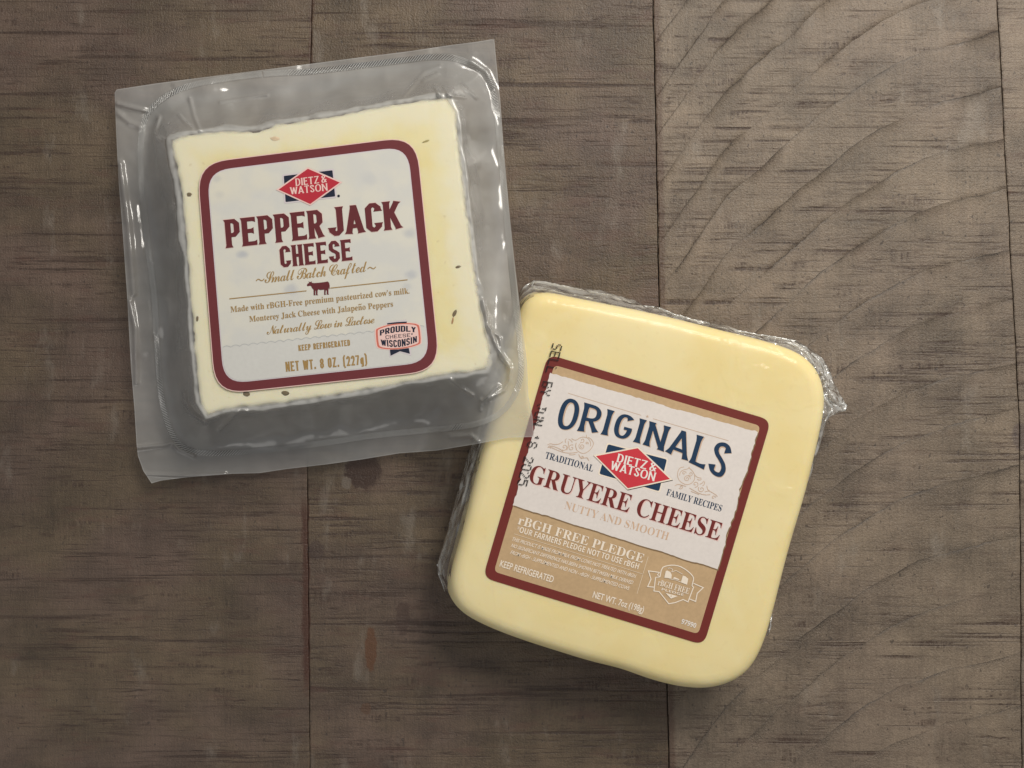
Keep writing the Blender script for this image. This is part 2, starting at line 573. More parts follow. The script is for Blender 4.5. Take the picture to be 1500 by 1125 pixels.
def ring_block(name, outline, n, zref, prof, cap, mat, parent, jit=0.0, wav=0.0):
    """a block from an outline seen at height zref: prof = [(inset_m, z)] from the foot up, cap = ring scales towards the middle"""
    pts = resample(outline, n)
    W = [P(a, b, zref) for a, b in pts]
    cx = sum(w.x for w in W) / n
    cy = sum(w.y for w in W) / n
    V, F, rim = [], [], []
    nl = len(prof)
    # step outwards / inwards ring by ring, easing each ring so that tight corners do not fold over
    rings = {}
    cur, at = [w.copy() for w in W], 0.0
    for k in range(nl - 1, -1, -1):
        rings[k] = None
    peak = min(range(nl), key=lambda k: prof[k][0])

    def step(ring, d):
        out = []
        for i in range(n):
            t = ring[(i + 2) % n] - ring[i - 2]
            nn = Vector((t.y, -t.x, 0)).normalized()
            if nn.dot(Vector((ring[i].x - cx, ring[i].y - cy, 0))) < 0:
                nn = -nn
            out.append(ring[i] - nn * d)
        for _ in range(2 + int(abs(d) * 3000)):
            out = [(out[i - 1] + out[(i + 1) % n]) * .25 + out[i] * .5 for i in range(n)]
        return out
    for rng in (range(peak, nl), range(peak, -1, -1)):
        cur, at = [w.copy() for w in W], 0.0
        for k in rng:
            if k != peak:
                cur = step(cur, prof[k][0] - at)
                at = prof[k][0]
            rings[k] = cur
    for k, (ins, z) in enumerate(prof):
        for i in range(n):
            q = rings[k][i]
            j = jit * noise.noise((q.x * 260, q.y * 260, z * 120)) if 0 < k else 0
            dv = Vector((q.x - cx, q.y - cy, 0)).normalized()
            q = q + dv * (j + .5 * jit * noise.noise((q.x * 900, q.y * 900, z * 300)))
            V.append((q.x, q.y, z))
            rim.append(1.0)
    last = V[-n:]
    for s in cap:
        for i in range(n):
            lx, ly, lz = last[i]
            qx, qy = cx + (lx - cx) * s, cy + (ly - cy) * s
            dz = wav * noise.noise((qx * 60, qy * 60, 4.0)) * (1 - s) * s * 4
            V.append((qx, qy, lz + dz))
            rim.append(max(0.0, min(1.0, (s - .72) / .26)))
    V.append((cx, cy, last[0][2]))
    rim.append(0)
    tot = nl + len(cap)
    for k in range(tot - 1):
        for i in range(n):
            a, b = k * n + i, k * n + (i + 1) % n
            F.append((a, b, b + n, a + n))
    c = len(V) - 1
    for i in range(n):
        F.append(((tot - 1) * n + i, (tot - 1) * n + (i + 1) % n, c))
    F.append(tuple(range(n - 1, -1, -1)))
    o = mesh(name, V, F, mat, parent, True, {'rim': rim})
    bm = bmesh.new()
    bm.from_mesh(o.data)
    bmesh.ops.recalc_face_normals(bm, faces=bm.faces)
    bm.to_mesh(o.data)
    bm.free()
    return o


# ------------------------------------------------------------------ flat print: letters, lines, shapes
def in_poly(x, y, q):
    ins = False
    for i in range(len(q)):
        a, b = q[i - 1], q[i]
        if (a[1] > y) != (b[1] > y) and x < (b[0] - a[0]) * (y - a[1]) / (b[1] - a[1]) + a[0]:
            ins = not ins
    return ins


class Print:
    """collects flat inked shapes (photo spots) on a level surface; every layer lies a hair above the last"""
    def __init__(s, z):
        s.z, s.V, s.F, s.mi, s.mats = z, [], [], [], []

    def idx(s, m):
        if m not in s.mats:
            s.mats.append(m)
        return s.mats.index(m)

    def tris(s, verts, faces, mat, layer):
        b = len(s.V)
        z = s.z + layer * 0.00003
        for (x, y) in verts:
            s.V.append(P(x, y, z))
        for f in faces:
            s.F.append(tuple(b + i for i in f))
            s.mi.append(s.idx(mat))

    def polys(s, polys, mat, layer):
        """union of polygons"""
        vs, fs = [], []
        for p in polys:
            if sum(p[i - 1][0] * p[i][1] - p[i][0] * p[i - 1][1] for i in range(len(p))) < 0:
                p = p[::-1]
            fs.append(list(range(len(vs), len(vs) + len(p))))
            vs += [Vector((a, b)) for a, b in p]
        r = delaunay_2d_cdt(vs, [], fs, 1, 1e-5)
        box = []
        for f in fs:
            q = [(vs[i].x, vs[i].y) for i in f]
            box.append((min(a for a, _ in q), max(a for a, _ in q), min(b for _, b in q), max(b for _, b in q), q))
        faces = []
        for f in r[2]:
            cx = sum(r[0][i].x for i in f) / len(f)
            cy = sum(r[0][i].y for i in f) / len(f)
            for x0, x1, y0, y1, q in box:
                if x0 <= cx <= x1 and y0 <= cy <= y1 and in_poly(cx, cy, q):
                    faces.append(f)
                    break
        s.tris([(v.x, v.y) for v in r[0]], faces, mat, layer)

    def line(s, pts, w, mat, layer, closed=False):
        s.polys(ribbon(pts, w, closed), mat, layer)

    def build(s, name, parent, label=None):
        me = bpy.data.meshes.new(name)
        me.from_pydata([tuple(v) for v in s.V], [], s.F)
        for m in s.mats:
            me.materials.append(m)
        me.polygons.foreach_set('material_index', s.mi)
        me.update()
        bm = bmesh.new()
        bm.from_mesh(me)
        for f in bm.faces:
            f.normal_update()
            if f.normal.z < 0:
                f.normal_flip()
        bm.to_mesh(me)
        bm.free()
        o = bpy.data.objects.new(name, me)
        COL.objects.link(o)
        o.parent = parent
        if label:
            o['label'] = label
        return o


def ribbon(pts, w, closed=False, hf=1.0):
    """quads along a line plus joints; w a number or one per point"""
    n = len(pts)
    ws = [w] * n if not isinstance(w, (list, tuple)) else w
    out = []
    for i in range(n if closed else n - 1):
        a, b = pts[i], pts[(i + 1) % n]
        dx, dy = b[0] - a[0], b[1] - a[1]
        L = math.hypot(dx, dy)
        if L < 1e-9:
            continue
        k = 1 - (1 - hf) * (abs(dx) / L) ** 1.5
        wa, wb = k * ws[i] / 2, k * ws[(i + 1) % n] / 2
        nx, ny = -dy / L, dx / L
        out.append([(a[0] + nx * wa, a[1] + ny * wa), (a[0] - nx * wa, a[1] - ny * wa),
                    (b[0] - nx * wb, b[1] - ny * wb), (b[0] + nx * wb, b[1] + ny * wb)])
    for i in range(n):
        if not closed and i in (0, n - 1):
            continue
        a, p, q = pts[i], pts[i - 1], pts[(i + 1) % n]
        r = ws[i] / 2
        # joint: a mitre diamond
        d1 = Vector((a[0] - p[0], a[1] - p[1]))
        d2 = Vector((q[0] - a[0], q[1] - a[1]))
        if d1.length < 1e-9 or d2.length < 1e-9:
            continue
        d1.normalize()
        d2.normalize()
        if d1.dot(d2) > .9995:
            continue
        sgn = -1 if d1.x * d2.y - d1.y * d2.x > 0 else 1
        n1 = Vector((-d1.y, d1.x)) * sgn * r * (1 - (1 - hf) * abs(d1.x) ** 1.5)
        n2 = Vector((-d2.y, d2.x)) * sgn * r * (1 - (1 - hf) * abs(d2.x) ** 1.5)
        # outer corner: where the two offset edges meet
        den = d1.x * d2.y - d1.y * d2.x
        df = n2 - n1
        kk = (df.x * d2.y - df.y * d2.x) / den if abs(den) > 1e-6 else 0
        mt = n1 + d1 * kk
        if mt.length > r * 2.2 or kk < 0:
            mt = (n1 + n2) * .5
        A = Vector(a)
        out.append([tuple(A), tuple(A + n1), tuple(A + mt), tuple(A + n2)])
    return out


# ---- two drawn alphabets: strokes on a cap height of 1
HF = .72          # level strokes are thinner than upright ones


def glyph(ch, s, w, c, round_=False):
    L, R, T, B, M = s / 2, w - s / 2, 1 - s * HF / 2, s * HF / 2, .5
    e = min(c * 1.05, .36) if c > .2 else min(c, .185)      # tall bowls of the round letters
    c = min(c, (R - L) * .48, .185 if c <= .2 else .26)
    b = min(c, .185)
    m = w / 2
    V0 = [([(L, 0), (L, 1)], 1, 1)]
    bowl_t = lambda y: ([(L, T), (R - b, T), (R, T - b), (R, y + b), (R - b, y), (L, y)], 0, 0)
    C_ = [(R, .70), (R, T - b), (R - c, T), (L + c, T), (L, T - e), (L, B + e), (L + c, B), (R - c, B), (R, B + b), (R, .30)]
    O_ = [(R, T - e), (R - c, T), (L + c, T), (L, T - e), (L, B + e), (L + c, B), (R - c, B), (R, B + e)]
    D = {
        'P': V0 + [bowl_t(.44)],
        'R': V0 + [bowl_t(.46), ([(m + s * .1, .46), (R + s * .12, 0)], 0, 1)],
        'E': V0 + [([(L, T), (w - .02, T)], 0, 2), ([(L, .52), (w * .82, .52)], 0, 2), ([(L, B), (w, B)], 0, 2)],
        'F': V0 + [([(L, T), (w - .02, T)], 0, 2), ([(L, .50), (w * .82, .50)], 0, 2)],
        'J': [([(R, 1), (R, B + c), (R - c, B), (L + c, B), (L, B + c), (L, .30)], 1, 1)],
        'A': [([(m, .97), (L * .75, 0)], 0, 1), ([(m, .97), (w - L * .75, 0)], 0, 1), ([(w * .24, .27), (w * .76, .27)], 0, 0),
              ([(m - s * .55, 1 - s * .3), (m + s * .4, 1 - s * .3)], 0, 0)],
        'C': [(C_, 1, 1)],
        'G': [(C_[:-1] + [(R, .46)], 1, 0), ([(R + s * .35, .46 - s * .3), (m, .46 - s * .3)], 0, 0)],
        'K': V0 + [([(R + s * .1, 1), (L + s * .3, .44)], 1, 0), ([(w * .46, .58), (R + s * .15, 0)], 0, 1)],
        'H': V0 + [([(R, 0), (R, 1)], 1, 1), ([(L, .5), (R, .5)], 0, 0)],
        'S': [([(R, .72), (R, T - b), (R - c, T), (L + c, T), (L, T - b), (L, .5 + b + .02), (L + c, .53), (R - c, .47), (R, .49 - b),
                (R, B + b), (R - c, B), (L + c, B), (L, B + b), (L, .28)], 1, 1)],
        'N': V0 + [([(R, 0), (R, 1)], 1, 1), ([(L, .97), (R, .03)], 0, 0)],
        'T': [([(m, 0), (m, 1)], 1, 0), ([(0, T), (w, T)], 2, 2)],
        'W': [([(L * .8, 1), (w * .28, .03)], 1, 0), ([(w * .28, .03), (m, .92)], 0, 0), ([(m, .92), (w * .72, .03)], 0, 0),
              ([(w * .72, .03), (w - L * .8, 1)], 0, 1)],
        'O': [(O_ + [O_[0]], 0, 0)], '0': [(O_ + [O_[0]], 0, 0)],
        'U': [([(L, 1), (L, B + c), (L + c, B), (R - c, B), (R, B + c), (R, 1)], 1, 1)],
        'D': V0 + [([(L, T), (R - c, T), (R, T - e), (R, B + e), (R - c, B), (L, B)], 0, 0)],
        'L': V0 + [([(L, B), (w, B)], 0, 2)],
        'I': [([(m, 0), (m, 1)], 1, 1)],
        'Y': [([(m, 0), (m, .45), (L * .8, 1)], 1, 1), ([(m, .45), (w - L * .8, 1)], 0, 1)],
        'Z': [([(0.02, T), (w, T)], 2, 0), ([(w - s * .5, T), (s * .5, B)], 0, 0), ([(0, B), (w, B)], 0, 2)],
        'B': V0 + [bowl_t(.53), ([(L, .53), (R - c, .53), (R, .53 - c), (R, B + c), (R - c, B), (L, B)], 0, 0)],
        '8': [([(L + c, T), (R - c, T), (R, T - c), (R, .52 + c), (R - c, .52), (L + c, .52), (L, .52 + c), (L, T - c), (L + c, T)], 0, 0),
              ([(L + c, .52), (R - c, .52), (R, .52 - c), (R, B + c), (R - c, B), (L + c, B), (L, B + c), (L, .52 - c), (L + c, .52)], 0, 0)],
        '2': [([(L, .70), (L, T - c), (L + c, T), (R - c, T), (R, T - c), (R, .58), (L + s * .2, B)], 1, 0), ([(0, B), (w, B)], 0, 2)],
        '7': [([(0, T), (w - s * .2, T)], 2, 0), ([(R, T), (w * .36, 0)], 0, 1)],
        'g': [([(R, .72), (R, -.12), (R - c, -.24 + s / 2), (L, -.24 + s / 2)], 0, 1),
              ([(R, .66), (L + c, .66), (L, .66 - c), (L, .08 + c), (L + c, .08), (R, .08)], 0, 0)],
        '(': [([(w * .8, 1.12), (w * .3, .9), (w * .3, .06), (w * .8, -.16)], 0, 0)],
        ')': [([(w * .2, 1.12), (w * .7, .9), (w * .7, .06), (w * .2, -.16)], 0, 0)],
        '.': [([(m, 0), (m, s * 1.1)], 0, 0)],
        '&': [([(w, .08), (L, .74), (L, T - c * .6), (L + c, T), (R - c * 1.2, T), (R - c * .6, T - c * .7), (R - c, .64), (L, .36), (L, B + c),
               (L + c, B), (R - c, B), (w, .42)], 0, 0)],
    }
    if round_:
        def arc(cx, cy, rx, ry, a0, a1, n=22, ex=2.35):
            out = []
            for i in range(n + 1):
                a = math.radians(a0 + (a1 - a0) * i / n)
                ca, sa = math.cos(a), math.sin(a)
                out.append((cx + rx * math.copysign(abs(ca) ** (2 / ex), ca), cy + ry * math.copysign(abs(sa) ** (2 / ex), sa)))
            return out

        def cat(p, k=6):
            p = [p[0]] + p + [p[-1]]
            out = []
            for i in range(1, len(p) - 2):
                a, b2, c2, d2 = p[i - 1], p[i], p[i + 1], p[i + 2]
                for j in range(k):
                    t = j / k
                    out.append(tuple(.5 * (2 * b2[q] + (c2[q] - a[q]) * t + (2 * a[q] - 5 * b2[q] + 4 * c2[q] - d2[q]) * t * t +
                                           (3 * b2[q] - a[q] - 3 * c2[q] + d2[q]) * t ** 3) for q in (0, 1)))
            return out + [p[-1]]
        rx, ry = (R - L) / 2, (T - B) / 2
        ring = arc(m, .5, rx, ry, 0, 360, 40)
        E = {'O': [(ring[:-1] + [ring[0]], 0, 0)],
             'C': [(arc(m, .5, rx, ry, 42, 318, 30), 1, 1)],
             'G': [(arc(m, .5, rx, ry, 42, 335, 30) + [(R, .44)], 1, 0), ([(R + s * .4, .44), (m + .02, .44)], 0, 0)],
             'S': [(cat([(R - .01, .74), (R - .07, .89), (m, T), (L + .06, .89), (L + .005, .75), (L + .08, .615), (m, .515), (R - .07, .40), (R - .005, .26),
                         (R - .06, .11), (m, B), (L + .06, .11), (L, .27)]), 1, 1)],
             'D': V0 + [([(L, T)] + arc(L + (R - L) * .35, .5, (R - L) * .65, ry, 90, -90, 20) + [(L, B)], 0, 0)],
             'P': V0 + [([(L, T)] + arc(L + (R - L) * .4, (T + .44) / 2, (R - L) * .6, (T - .44) / 2, 90, -90, 16) + [(L, .44)], 0, 0)],
             'R': V0 + [([(L, T)] + arc(L + (R - L) * .4, (T + .45) / 2, (R - L) * .58, (T - .45) / 2, 90, -90, 16) + [(L, .45)], 0, 0),
                        ([(m - .02, .46), (R + s * .15, 0)], 0, 1)],
             'U': [([(L, 1)] + arc(m, B + .3, rx, .3, 180, 360, 18) + [(R, 1)], 1, 1)],
             '&': [(cat([(w, .02), (w * .5, .46), (L + .02, .80), (m * .95, T), (w * .72, .80), (w * .42, .54), (L, .30), (w * .2, B + .01), (w * .55, B + .03), (w * .98, .46)]), 0, 0)]}
        if ch in E:
            return E[ch]
    return D.get(ch, [])


WIDTHS = {'I': .50, '.': .45, '(': .62, ')': .62, 'W': 1.42, 'A': 1.12, 'N': 1.12, 'K': 1.06, ' ': .62, 'g': .9, 'J': .92}


def drawn_text(txt, s=.2, w=.5, c=.13, flare=.35, fl=.10, gap=.09, rnd=0, wmul=None, squash=None):
    """-> polygons in units of cap height, total width"""
    x, out = 0.0, []
    for ch in txt:
        k = (wmul or {}).get(ch, WIDTHS.get(ch, 1.0))
        gw = w * k if ch not in 'I.' else max(s * 1.25, w * k * .62)
        for pts, f0, f1 in glyph(ch, s, gw, c, rnd > 0):
            closed = len(pts) > 2 and pts[0] == pts[-1]
            if closed:
                pts = pts[:-1]
            if closed:
                ws = s
            else:
                # flared free ends
                P2, W2 = [], []
                Ls = [0]
                for a, b in zip(pts, pts[1:]):
                    Ls.append(Ls[-1] + math.hypot(b[0] - a[0], b[1] - a[1]))
                tot = Ls[-1]
                extra = []
                if f0: extra += [fl * .5, fl]
                if f1: extra += [tot - fl, tot - fl * .5]
                pos = sorted(set([round(v, 5) for v in Ls] + [round(v, 5) for v in extra if 0 < v < tot]))
                j = 0
                for q in pos:
                    while j < len(Ls) - 2 and Ls[j + 1] < q - 1e-6:
                        j += 1
                    t = (q - Ls[j]) / max(1e-9, Ls[j + 1] - Ls[j])
                    a, b = pts[j], pts[j + 1]
                    P2.append((a[0] + (b[0] - a[0]) * t, a[1] + (b[1] - a[1]) * t))
                    ww = s
                    if f0 and q < fl: ww += s * flare * (1.6 if f0 == 2 else 1) * (1 - q / fl) ** 1.4
                    if f1 and q > tot - fl: ww += s * flare * (1.6 if f1 == 2 else 1) * (1 - (tot - q) / fl) ** 1.4
                    W2.append(ww)
                pts, ws = P2, W2
            for q in ribbon(pts, ws, closed, HF):
                out.append([(min(max(a, -.12), gw + .12) + x, min(max(b, -.26), 1.16) if ch in 'g()' else min(max(b, 0), 1.0))
                            for a, b in q])
        x += gw + gap
    return out, x - gap


def clean(p):
    q = []
    for a in p:
        if not q or math.hypot(a[0] - q[-1][0], a[1] - q[-1][1]) > 1e-6:
            q.append(a)
    while len(q) > 2 and math.hypot(q[0][0] - q[-1][0], q[0][1] - q[-1][1]) < 1e-6:
        q.pop()
    return q if len(q) > 2 else None


def frame(a, b, h, up=None):
    """unit square -> photo: baseline a..b, cap height h"""
    ex, ey = b[0] - a[0], b[1] - a[1]
    L = math.hypot(ex, ey)
    ux, uy = (ey / L, -ex / L) if up is None else up
    return lambda s, t: (a[0] + ex * s + ux * h * t, a[1] + ey * s + uy * h * t)


def put_drawn(pr, txt, a, b, h, mat, layer, warp=None, up=None, **kw):
    polys, w = drawn_text(txt, **kw)
    f = warp or frame(a, b, h, up)
    pp = [clean([f(x / w, y) for x, y in p]) for p in polys]
    pr.polys([p for p in pp if p], mat, layer)


def mathmap(s, U, L, D=None, ex=None):
    o = ''
    for c in s:
        if ex and c in ex: o += ex[c]
        elif 'A' <= c <= 'Z': o += chr(U + ord(c) - 65)
        elif 'a' <= c <= 'z': o += chr(L + ord(c) - 97)
        elif c.isdigit() and D: o += chr(D + ord(c) - 48)
        else: o += c
    return o


SERIF = lambda s: mathmap(s, 0x1D400, 0x1D41A, 0x1D7CE)
ITALIC = lambda s: mathmap(s, 0x1D434, 0x1D44E, None, {'h': '\u210e'})
SCRIPT = lambda s: mathmap(s, 0x1D4D0, 0x1D4EA)
BOLD = lambda s: mathmap(s, 0x1D5D4, 0x1D5EE, 0x1D7EC)
PLAIN = lambda s: s


def font_tris(txt, space=1.0, off=0.0):
    c = bpy.data.curves.new('t', 'FONT')
    c.body = txt
    c.size = 1.0
    c.space_character = space
    c.offset = off
    c.resolution_u = 4
    o = bpy.data.objects.new('t', c)
    COL.objects.link(o)
    dg = bpy.context.evaluated_depsgraph_get()
    me = o.evaluated_get(dg).to_mesh()
    V = [(v.co.x, v.co.y) for v in me.vertices]
    F = [tuple(p.vertices) for p in me.polygons]
    o.evaluated_get(dg).to_mesh_clear()
    bpy.data.objects.remove(o)
    bpy.data.curves.remove(c)
    return V, F


CAPS = {}


def put_font(pr, txt, style, a, b, h, mat, layer, space=1.0, off=0.0, union=False, up=None, warp=None):
    key = style
    if key not in CAPS:
        V, _ = font_tris(style('H'))
        CAPS[key] = max(v[1] for v in V)
    cap = CAPS[key]
    V, F = font_tris(style(txt), space, off)
    x0, x1 = min(v[0] for v in V), max(v[0] for v in V)
    f = warp or frame(a, b, h, up)
    W = [f((x - x0) / (x1 - x0), y / cap) for x, y in V]
    if union:
        pp = [clean([W[i] for i in fc]) for fc in F]
        pr.polys([p for p in pp if p], mat, layer)
    else:
        pr.tris(W, F, mat, layer)


def rrect(c, r, n=8):
    """rounded quad through four photo corners"""
    out = []
    for i in range(4):
        p, a, b = Vector(c[i]), Vector(c[i - 1]), Vector(c[(i + 1) % 4])
        d1, d2 = (a - p).normalized(), (b - p).normalized()
        s, e = p + d1 * r, p + d2 * r
        for k in range(n + 1):
            t = k / n
            q = s * (1 - t) ** 2 + p * 2 * t * (1 - t) + e * t * t
            q2 = s.lerp(e, t)
            # between the quadratic and a true arc
            out.append(tuple(q.lerp(q2, -.06 * 4 * t * (1 - t))))
    return out


def inset_quad(c, d):
    out = []
    n = len(c)
    cen = Vector((sum(p[0] for p in c) / n, sum(p[1] for p in c) / n))
    ln = []
    for i in range(n):
        a, b = Vector(c[i]), Vector(c[(i + 1) % n])
        t = (b - a).normalized()
        nn = Vector((t.y, -t.x))
        if nn.dot(cen - a) < 0:
            nn = -nn
        dd = d[i] if isinstance(d, (list, tuple)) else d
        ln.append((a + nn * dd, t))
    for i in range(n):
        (p, t), (q, r) = ln[i - 1], ln[i]
        k = ((q - p).x * r.y - (q - p).y * r.x) / (t.x * r.y - t.y * r.x)
        out.append(tuple(p + t * k))
    return out


def zz(x0, y0, k):
    return lambda pts: [(x0 + a * k, y0 + b * k) for a, b in pts]


# ================================================================== GRUYERE
gr = empty('gruyere_cheese', (0, 0, 0), 'yellow gruyere block in tight clear wrap, kraft and white label, tucked under the pouch corner',
           'cheese')
cen = P(925, 712, 0)
gr.location = cen
prof = [(.0040, .0002), (.0020, .0012), (.0008, .003), (.0002, .006), (0, .010), (.0001, .0140), (.0005, .0172), (.0009, .0199),
        (.0015, .0215), (.0022, .0226), (.0031, .0233), (.0042, .02375), (.0056, .02395)]


ring_block('cheese_block', G_OUT, 260, .0120, prof, [.9, .78, .6, .4, .2], M_GRUYERE, gr)

# ---- label of the gruyere
QG = [(803, 519), (1129.5, 615.5), (1031, 945), (707.5, 846)]
GZ = G_TOP + .00010
lab = Print(GZ)
lab.polys([rrect(QG, 17)], M_G_MAROON, 0)
inner = inset_quad(QG, [12.5, 12.5, 13, 13])
lab.polys([rrect(inner, 8)], M_KRAFT, 1)


def torn(a, b, n, amp, seed, big=0.0):
    out = []
    L = math.hypot(b[0] - a[0], b[1] - a[1])
    nx, ny = -(b[1] - a[1]) / L, (b[0] - a[0]) / L
    for i in range(n):
        t = i / n
        w = amp * noise.noise((t * L / 7.0, seed, 0)) + big * noise.noise((t * L / 34.0, seed, 5))
        if i == 0: w = 0
        out.append((a[0] + (b[0] - a[0]) * t + nx * w, a[1] + (b[1] - a[1]) * t + ny * w))
    return out


pa, pb, pc, pd = (806, 546), (1110, 633), (1051, 834), (751, 740)
paper = torn(pa, pb, 70, 1.6, 1.0, 2.0) + torn(pb, pc, 50, 2.6, 2.0, 2.4) + torn(pc, pd, 70, 1.0, 3.0, 1.4) + torn(pd, pa, 50, 3.0, 4.0, 1.5)
shadow = [(x + 1.0, y + 2.4) for x, y in paper]
lab.polys([shadow], M_KRAFT_SH, 2)
lab.polys([paper], M_PAPER, 3)
glabel = lab.build('label', gr, 'kraft paper print with a torn white panel and brick red border')

z3 = zz(760, 520, .2488)
z4 = zz(700, 700, .2533)
z5 = zz(940, 810, .1066)
z6 = zz(790, 630, .06224)
z7 = zz(970, 670, .08)


def gtext(fn, *a, name='lettering', **k):
    pr = Print(GZ)
    fn(pr, *a, **k)
    return pr.build(name, glabel)


# big arched word
def orig_warp(s, t):
    bx, by = 813 + (1059 - 813) * s, 628.5 + (703.5 - 628.5) * s
    tx, ty = 825 + (1074 - 825) * s, 580.5 + (652.0 - 580.5) * s
    k = 4 * s * (1 - s)
    by -= 15.5 * k
    bx += 3.5 * k
    return (bx + (tx - bx) * t, by + (ty - by) * t)


OW = {'O': 1.12, 'R': 1.08, 'I': .72, 'G': 1.05, 'N': 1.15, 'A': 1.25, 'L': .88, 'S': 1.0}
pr = Print(GZ)
put_drawn(pr, 'ORIGINALS', None, None, 0, M_TANLINE, 4, warp=lambda s, t: tuple(Vector(orig_warp(s, t)) + Vector((.5, 1.0))), s=.195, w=.60, c=.3, flare=.45, fl=.2, gap=.12,
          rnd=3, wmul=OW)
put_drawn(pr, 'ORIGINALS', None, None, 0, M_G_NAVY, 5, warp=orig_warp, s=.165, w=.60, c=.3, flare=.60, fl=.2, gap=.13, rnd=3, wmul=OW)
pr.build('lettering', glabel)

gtext(put_font, 'TRADITIONAL', SERIF, (798, 671), (868, 691), 9.6, M_G_NAVY, 5)
gtext(put_font, 'FAMILY RECIPES', SERIF, (975.5, 725), (1056, 749.5), 9.4, M_G_NAVY, 5)
pr = Print(GZ)
put_font(pr, 'GRUYERE CHEESE', SERIF, (774, 707), (1053, 793.5), 26.5, M_PINK, 4)
put_font(pr, 'GRUYERE CHEESE', SERIF, (773, 705.5), (1052, 792), 26.5, M_G_TEXT, 5)
pr.build('lettering', glabel)
gtext(put_font, 'NUTTY AND SMOOTH', SERIF, (826, 745), (978, 791.5), 11.5, M_PEACH, 5, off=-.012)
gtext(put_font, 'rBGH FREE PLEDGE', SERIF, (758, 767.5), (941, 824.5), 13, M_CREAM, 5)
gtext(put_font, '*OUR FARMERS PLEDGE NOT TO USE rBGH', BOLD, (756, 778.5), (934.5, 834), 8.6, M_CREAM, 5)
for t, a, b in (('THIS PRODUCT IS MADE FROM MILK FROM COWS NOT TREATED WITH rBGH.', (749, 791.5), (931, 847)),
                ('NO SIGNIFICANT DIFFERENCE HAS BEEN SHOWN BETWEEN MILK DERIVED', (748, 801), (926, 856)),
                ('FROM rBGH - SUPPLEMENTED AND NON - rBGH - SUPPLEMENTED COWS', (747, 811), (920.5, 864.5))):
    gtext(put_font, t, PLAIN, a, b, 5.4, M_CREAM, 5, up=(.52, -.86), off=.012)
gtext(put_font, 'KEEP REFRIGERATED', PLAIN, (731.5, 829.5), (809.5, 853.5), 9.4, M_CREAM, 5, off=.018)
gtext(put_font, 'NET WT. 7oz (198g)', PLAIN, (867.5, 875), (942, 897.5), 9.2, M_CREAM, 5, off=.018)
gtext(put_font, '97990', BOLD, (997.5, 913), (1018.5, 920), 7.0, M_WHITE, 5)
# rules
pr = Print(GZ)
for ends, m in ((z3([(290, 225), (720, 355)]), M_TANLINE), (z3([(790, 375), (1235, 505)]), M_TANLINE),
                ([(753, 782), (942, 841)], M_CREAM_THIN), (z4([(985, 455), (920, 670)]), M_CREAM_THIN)):
    q = Print(GZ)
    q.line(ends, .85, m, 4)
    q.build('rule_line', glabel)
sx, sy = z3([(757, 362)])[0]
pr.polys([[(sx + math.sin(i * math.pi / 5) * (2.6 if i % 2 == 0 else 1.0), sy - math.cos(i * math.pi / 5) * (2.6 if i % 2 == 0 else 1.0))
           for i in range(10)]], M_TANLINE, 5)
pr.build('small_star', glabel)

# scroll ornaments


def spiral(cx, cy, r0, r1, a0, turns, n=44, sq=1.0):
    return [(cx + (r0 + (r1 - r0) * i / n) * math.cos(a0 + turns * 6.2832 * i / n),
             cy + sq * (r0 + (r1 - r0) * i / n) * math.sin(a0 + turns * 6.2832 * i / n)) for i in range(n + 1)]


def smooth_line(p):
    return chaikin(p, 3, False)


left_scroll = [spiral(1000, 385, 12, 75, .5, 1.6), spiral(1010, 240, 8, 62, 2.4, 1.0), spiral(1120, 310, 6, 36, 0, 1.1),
               smooth_line([(1110, 110), (1105, 165), (1170, 215), (1215, 300), (1205, 380)]),
               smooth_line([(1150, 165), (1230, 220), (1285, 310), (1240, 420), (1150, 510), (1040, 560), (940, 520), (860, 450)]),
               smooth_line([(760, 200), (810, 235), (880, 240), (950, 180), (1040, 160), (1110, 180)]),
               smooth_line([(690, 215), (740, 235), (780, 290)]), smooth_line([(640, 200), (605, 240), (620, 300)]),
               spiral(590, 400, 10, 80, 1.0, 1.2), spiral(760, 420, 8, 78, 4.0, 1.2), smooth_line([(680, 260), (690, 360), (650, 470)]),
               smooth_line([(195, 345), (260, 315), (360, 345), (470, 330), (560, 270)]),
               smooth_line([(195, 410), (260, 400), (330, 430), (450, 485), (600, 535), (760, 545), (900, 520)]),
               smooth_line([(280, 370), (380, 400), (480, 440), (560, 500)]), spiral(240, 395, 5, 40, 1, 1.0),
               smooth_line([(700, 575), (760, 585), (850, 570)]), spiral(1010, 630, 5, 50, 3.4, 1.0),
               smooth_line([(930, 570), (960, 650), (1060, 660), (1120, 640), (1170, 720)]),
               smooth_line([(870, 300), (850, 380), (880, 450)])]
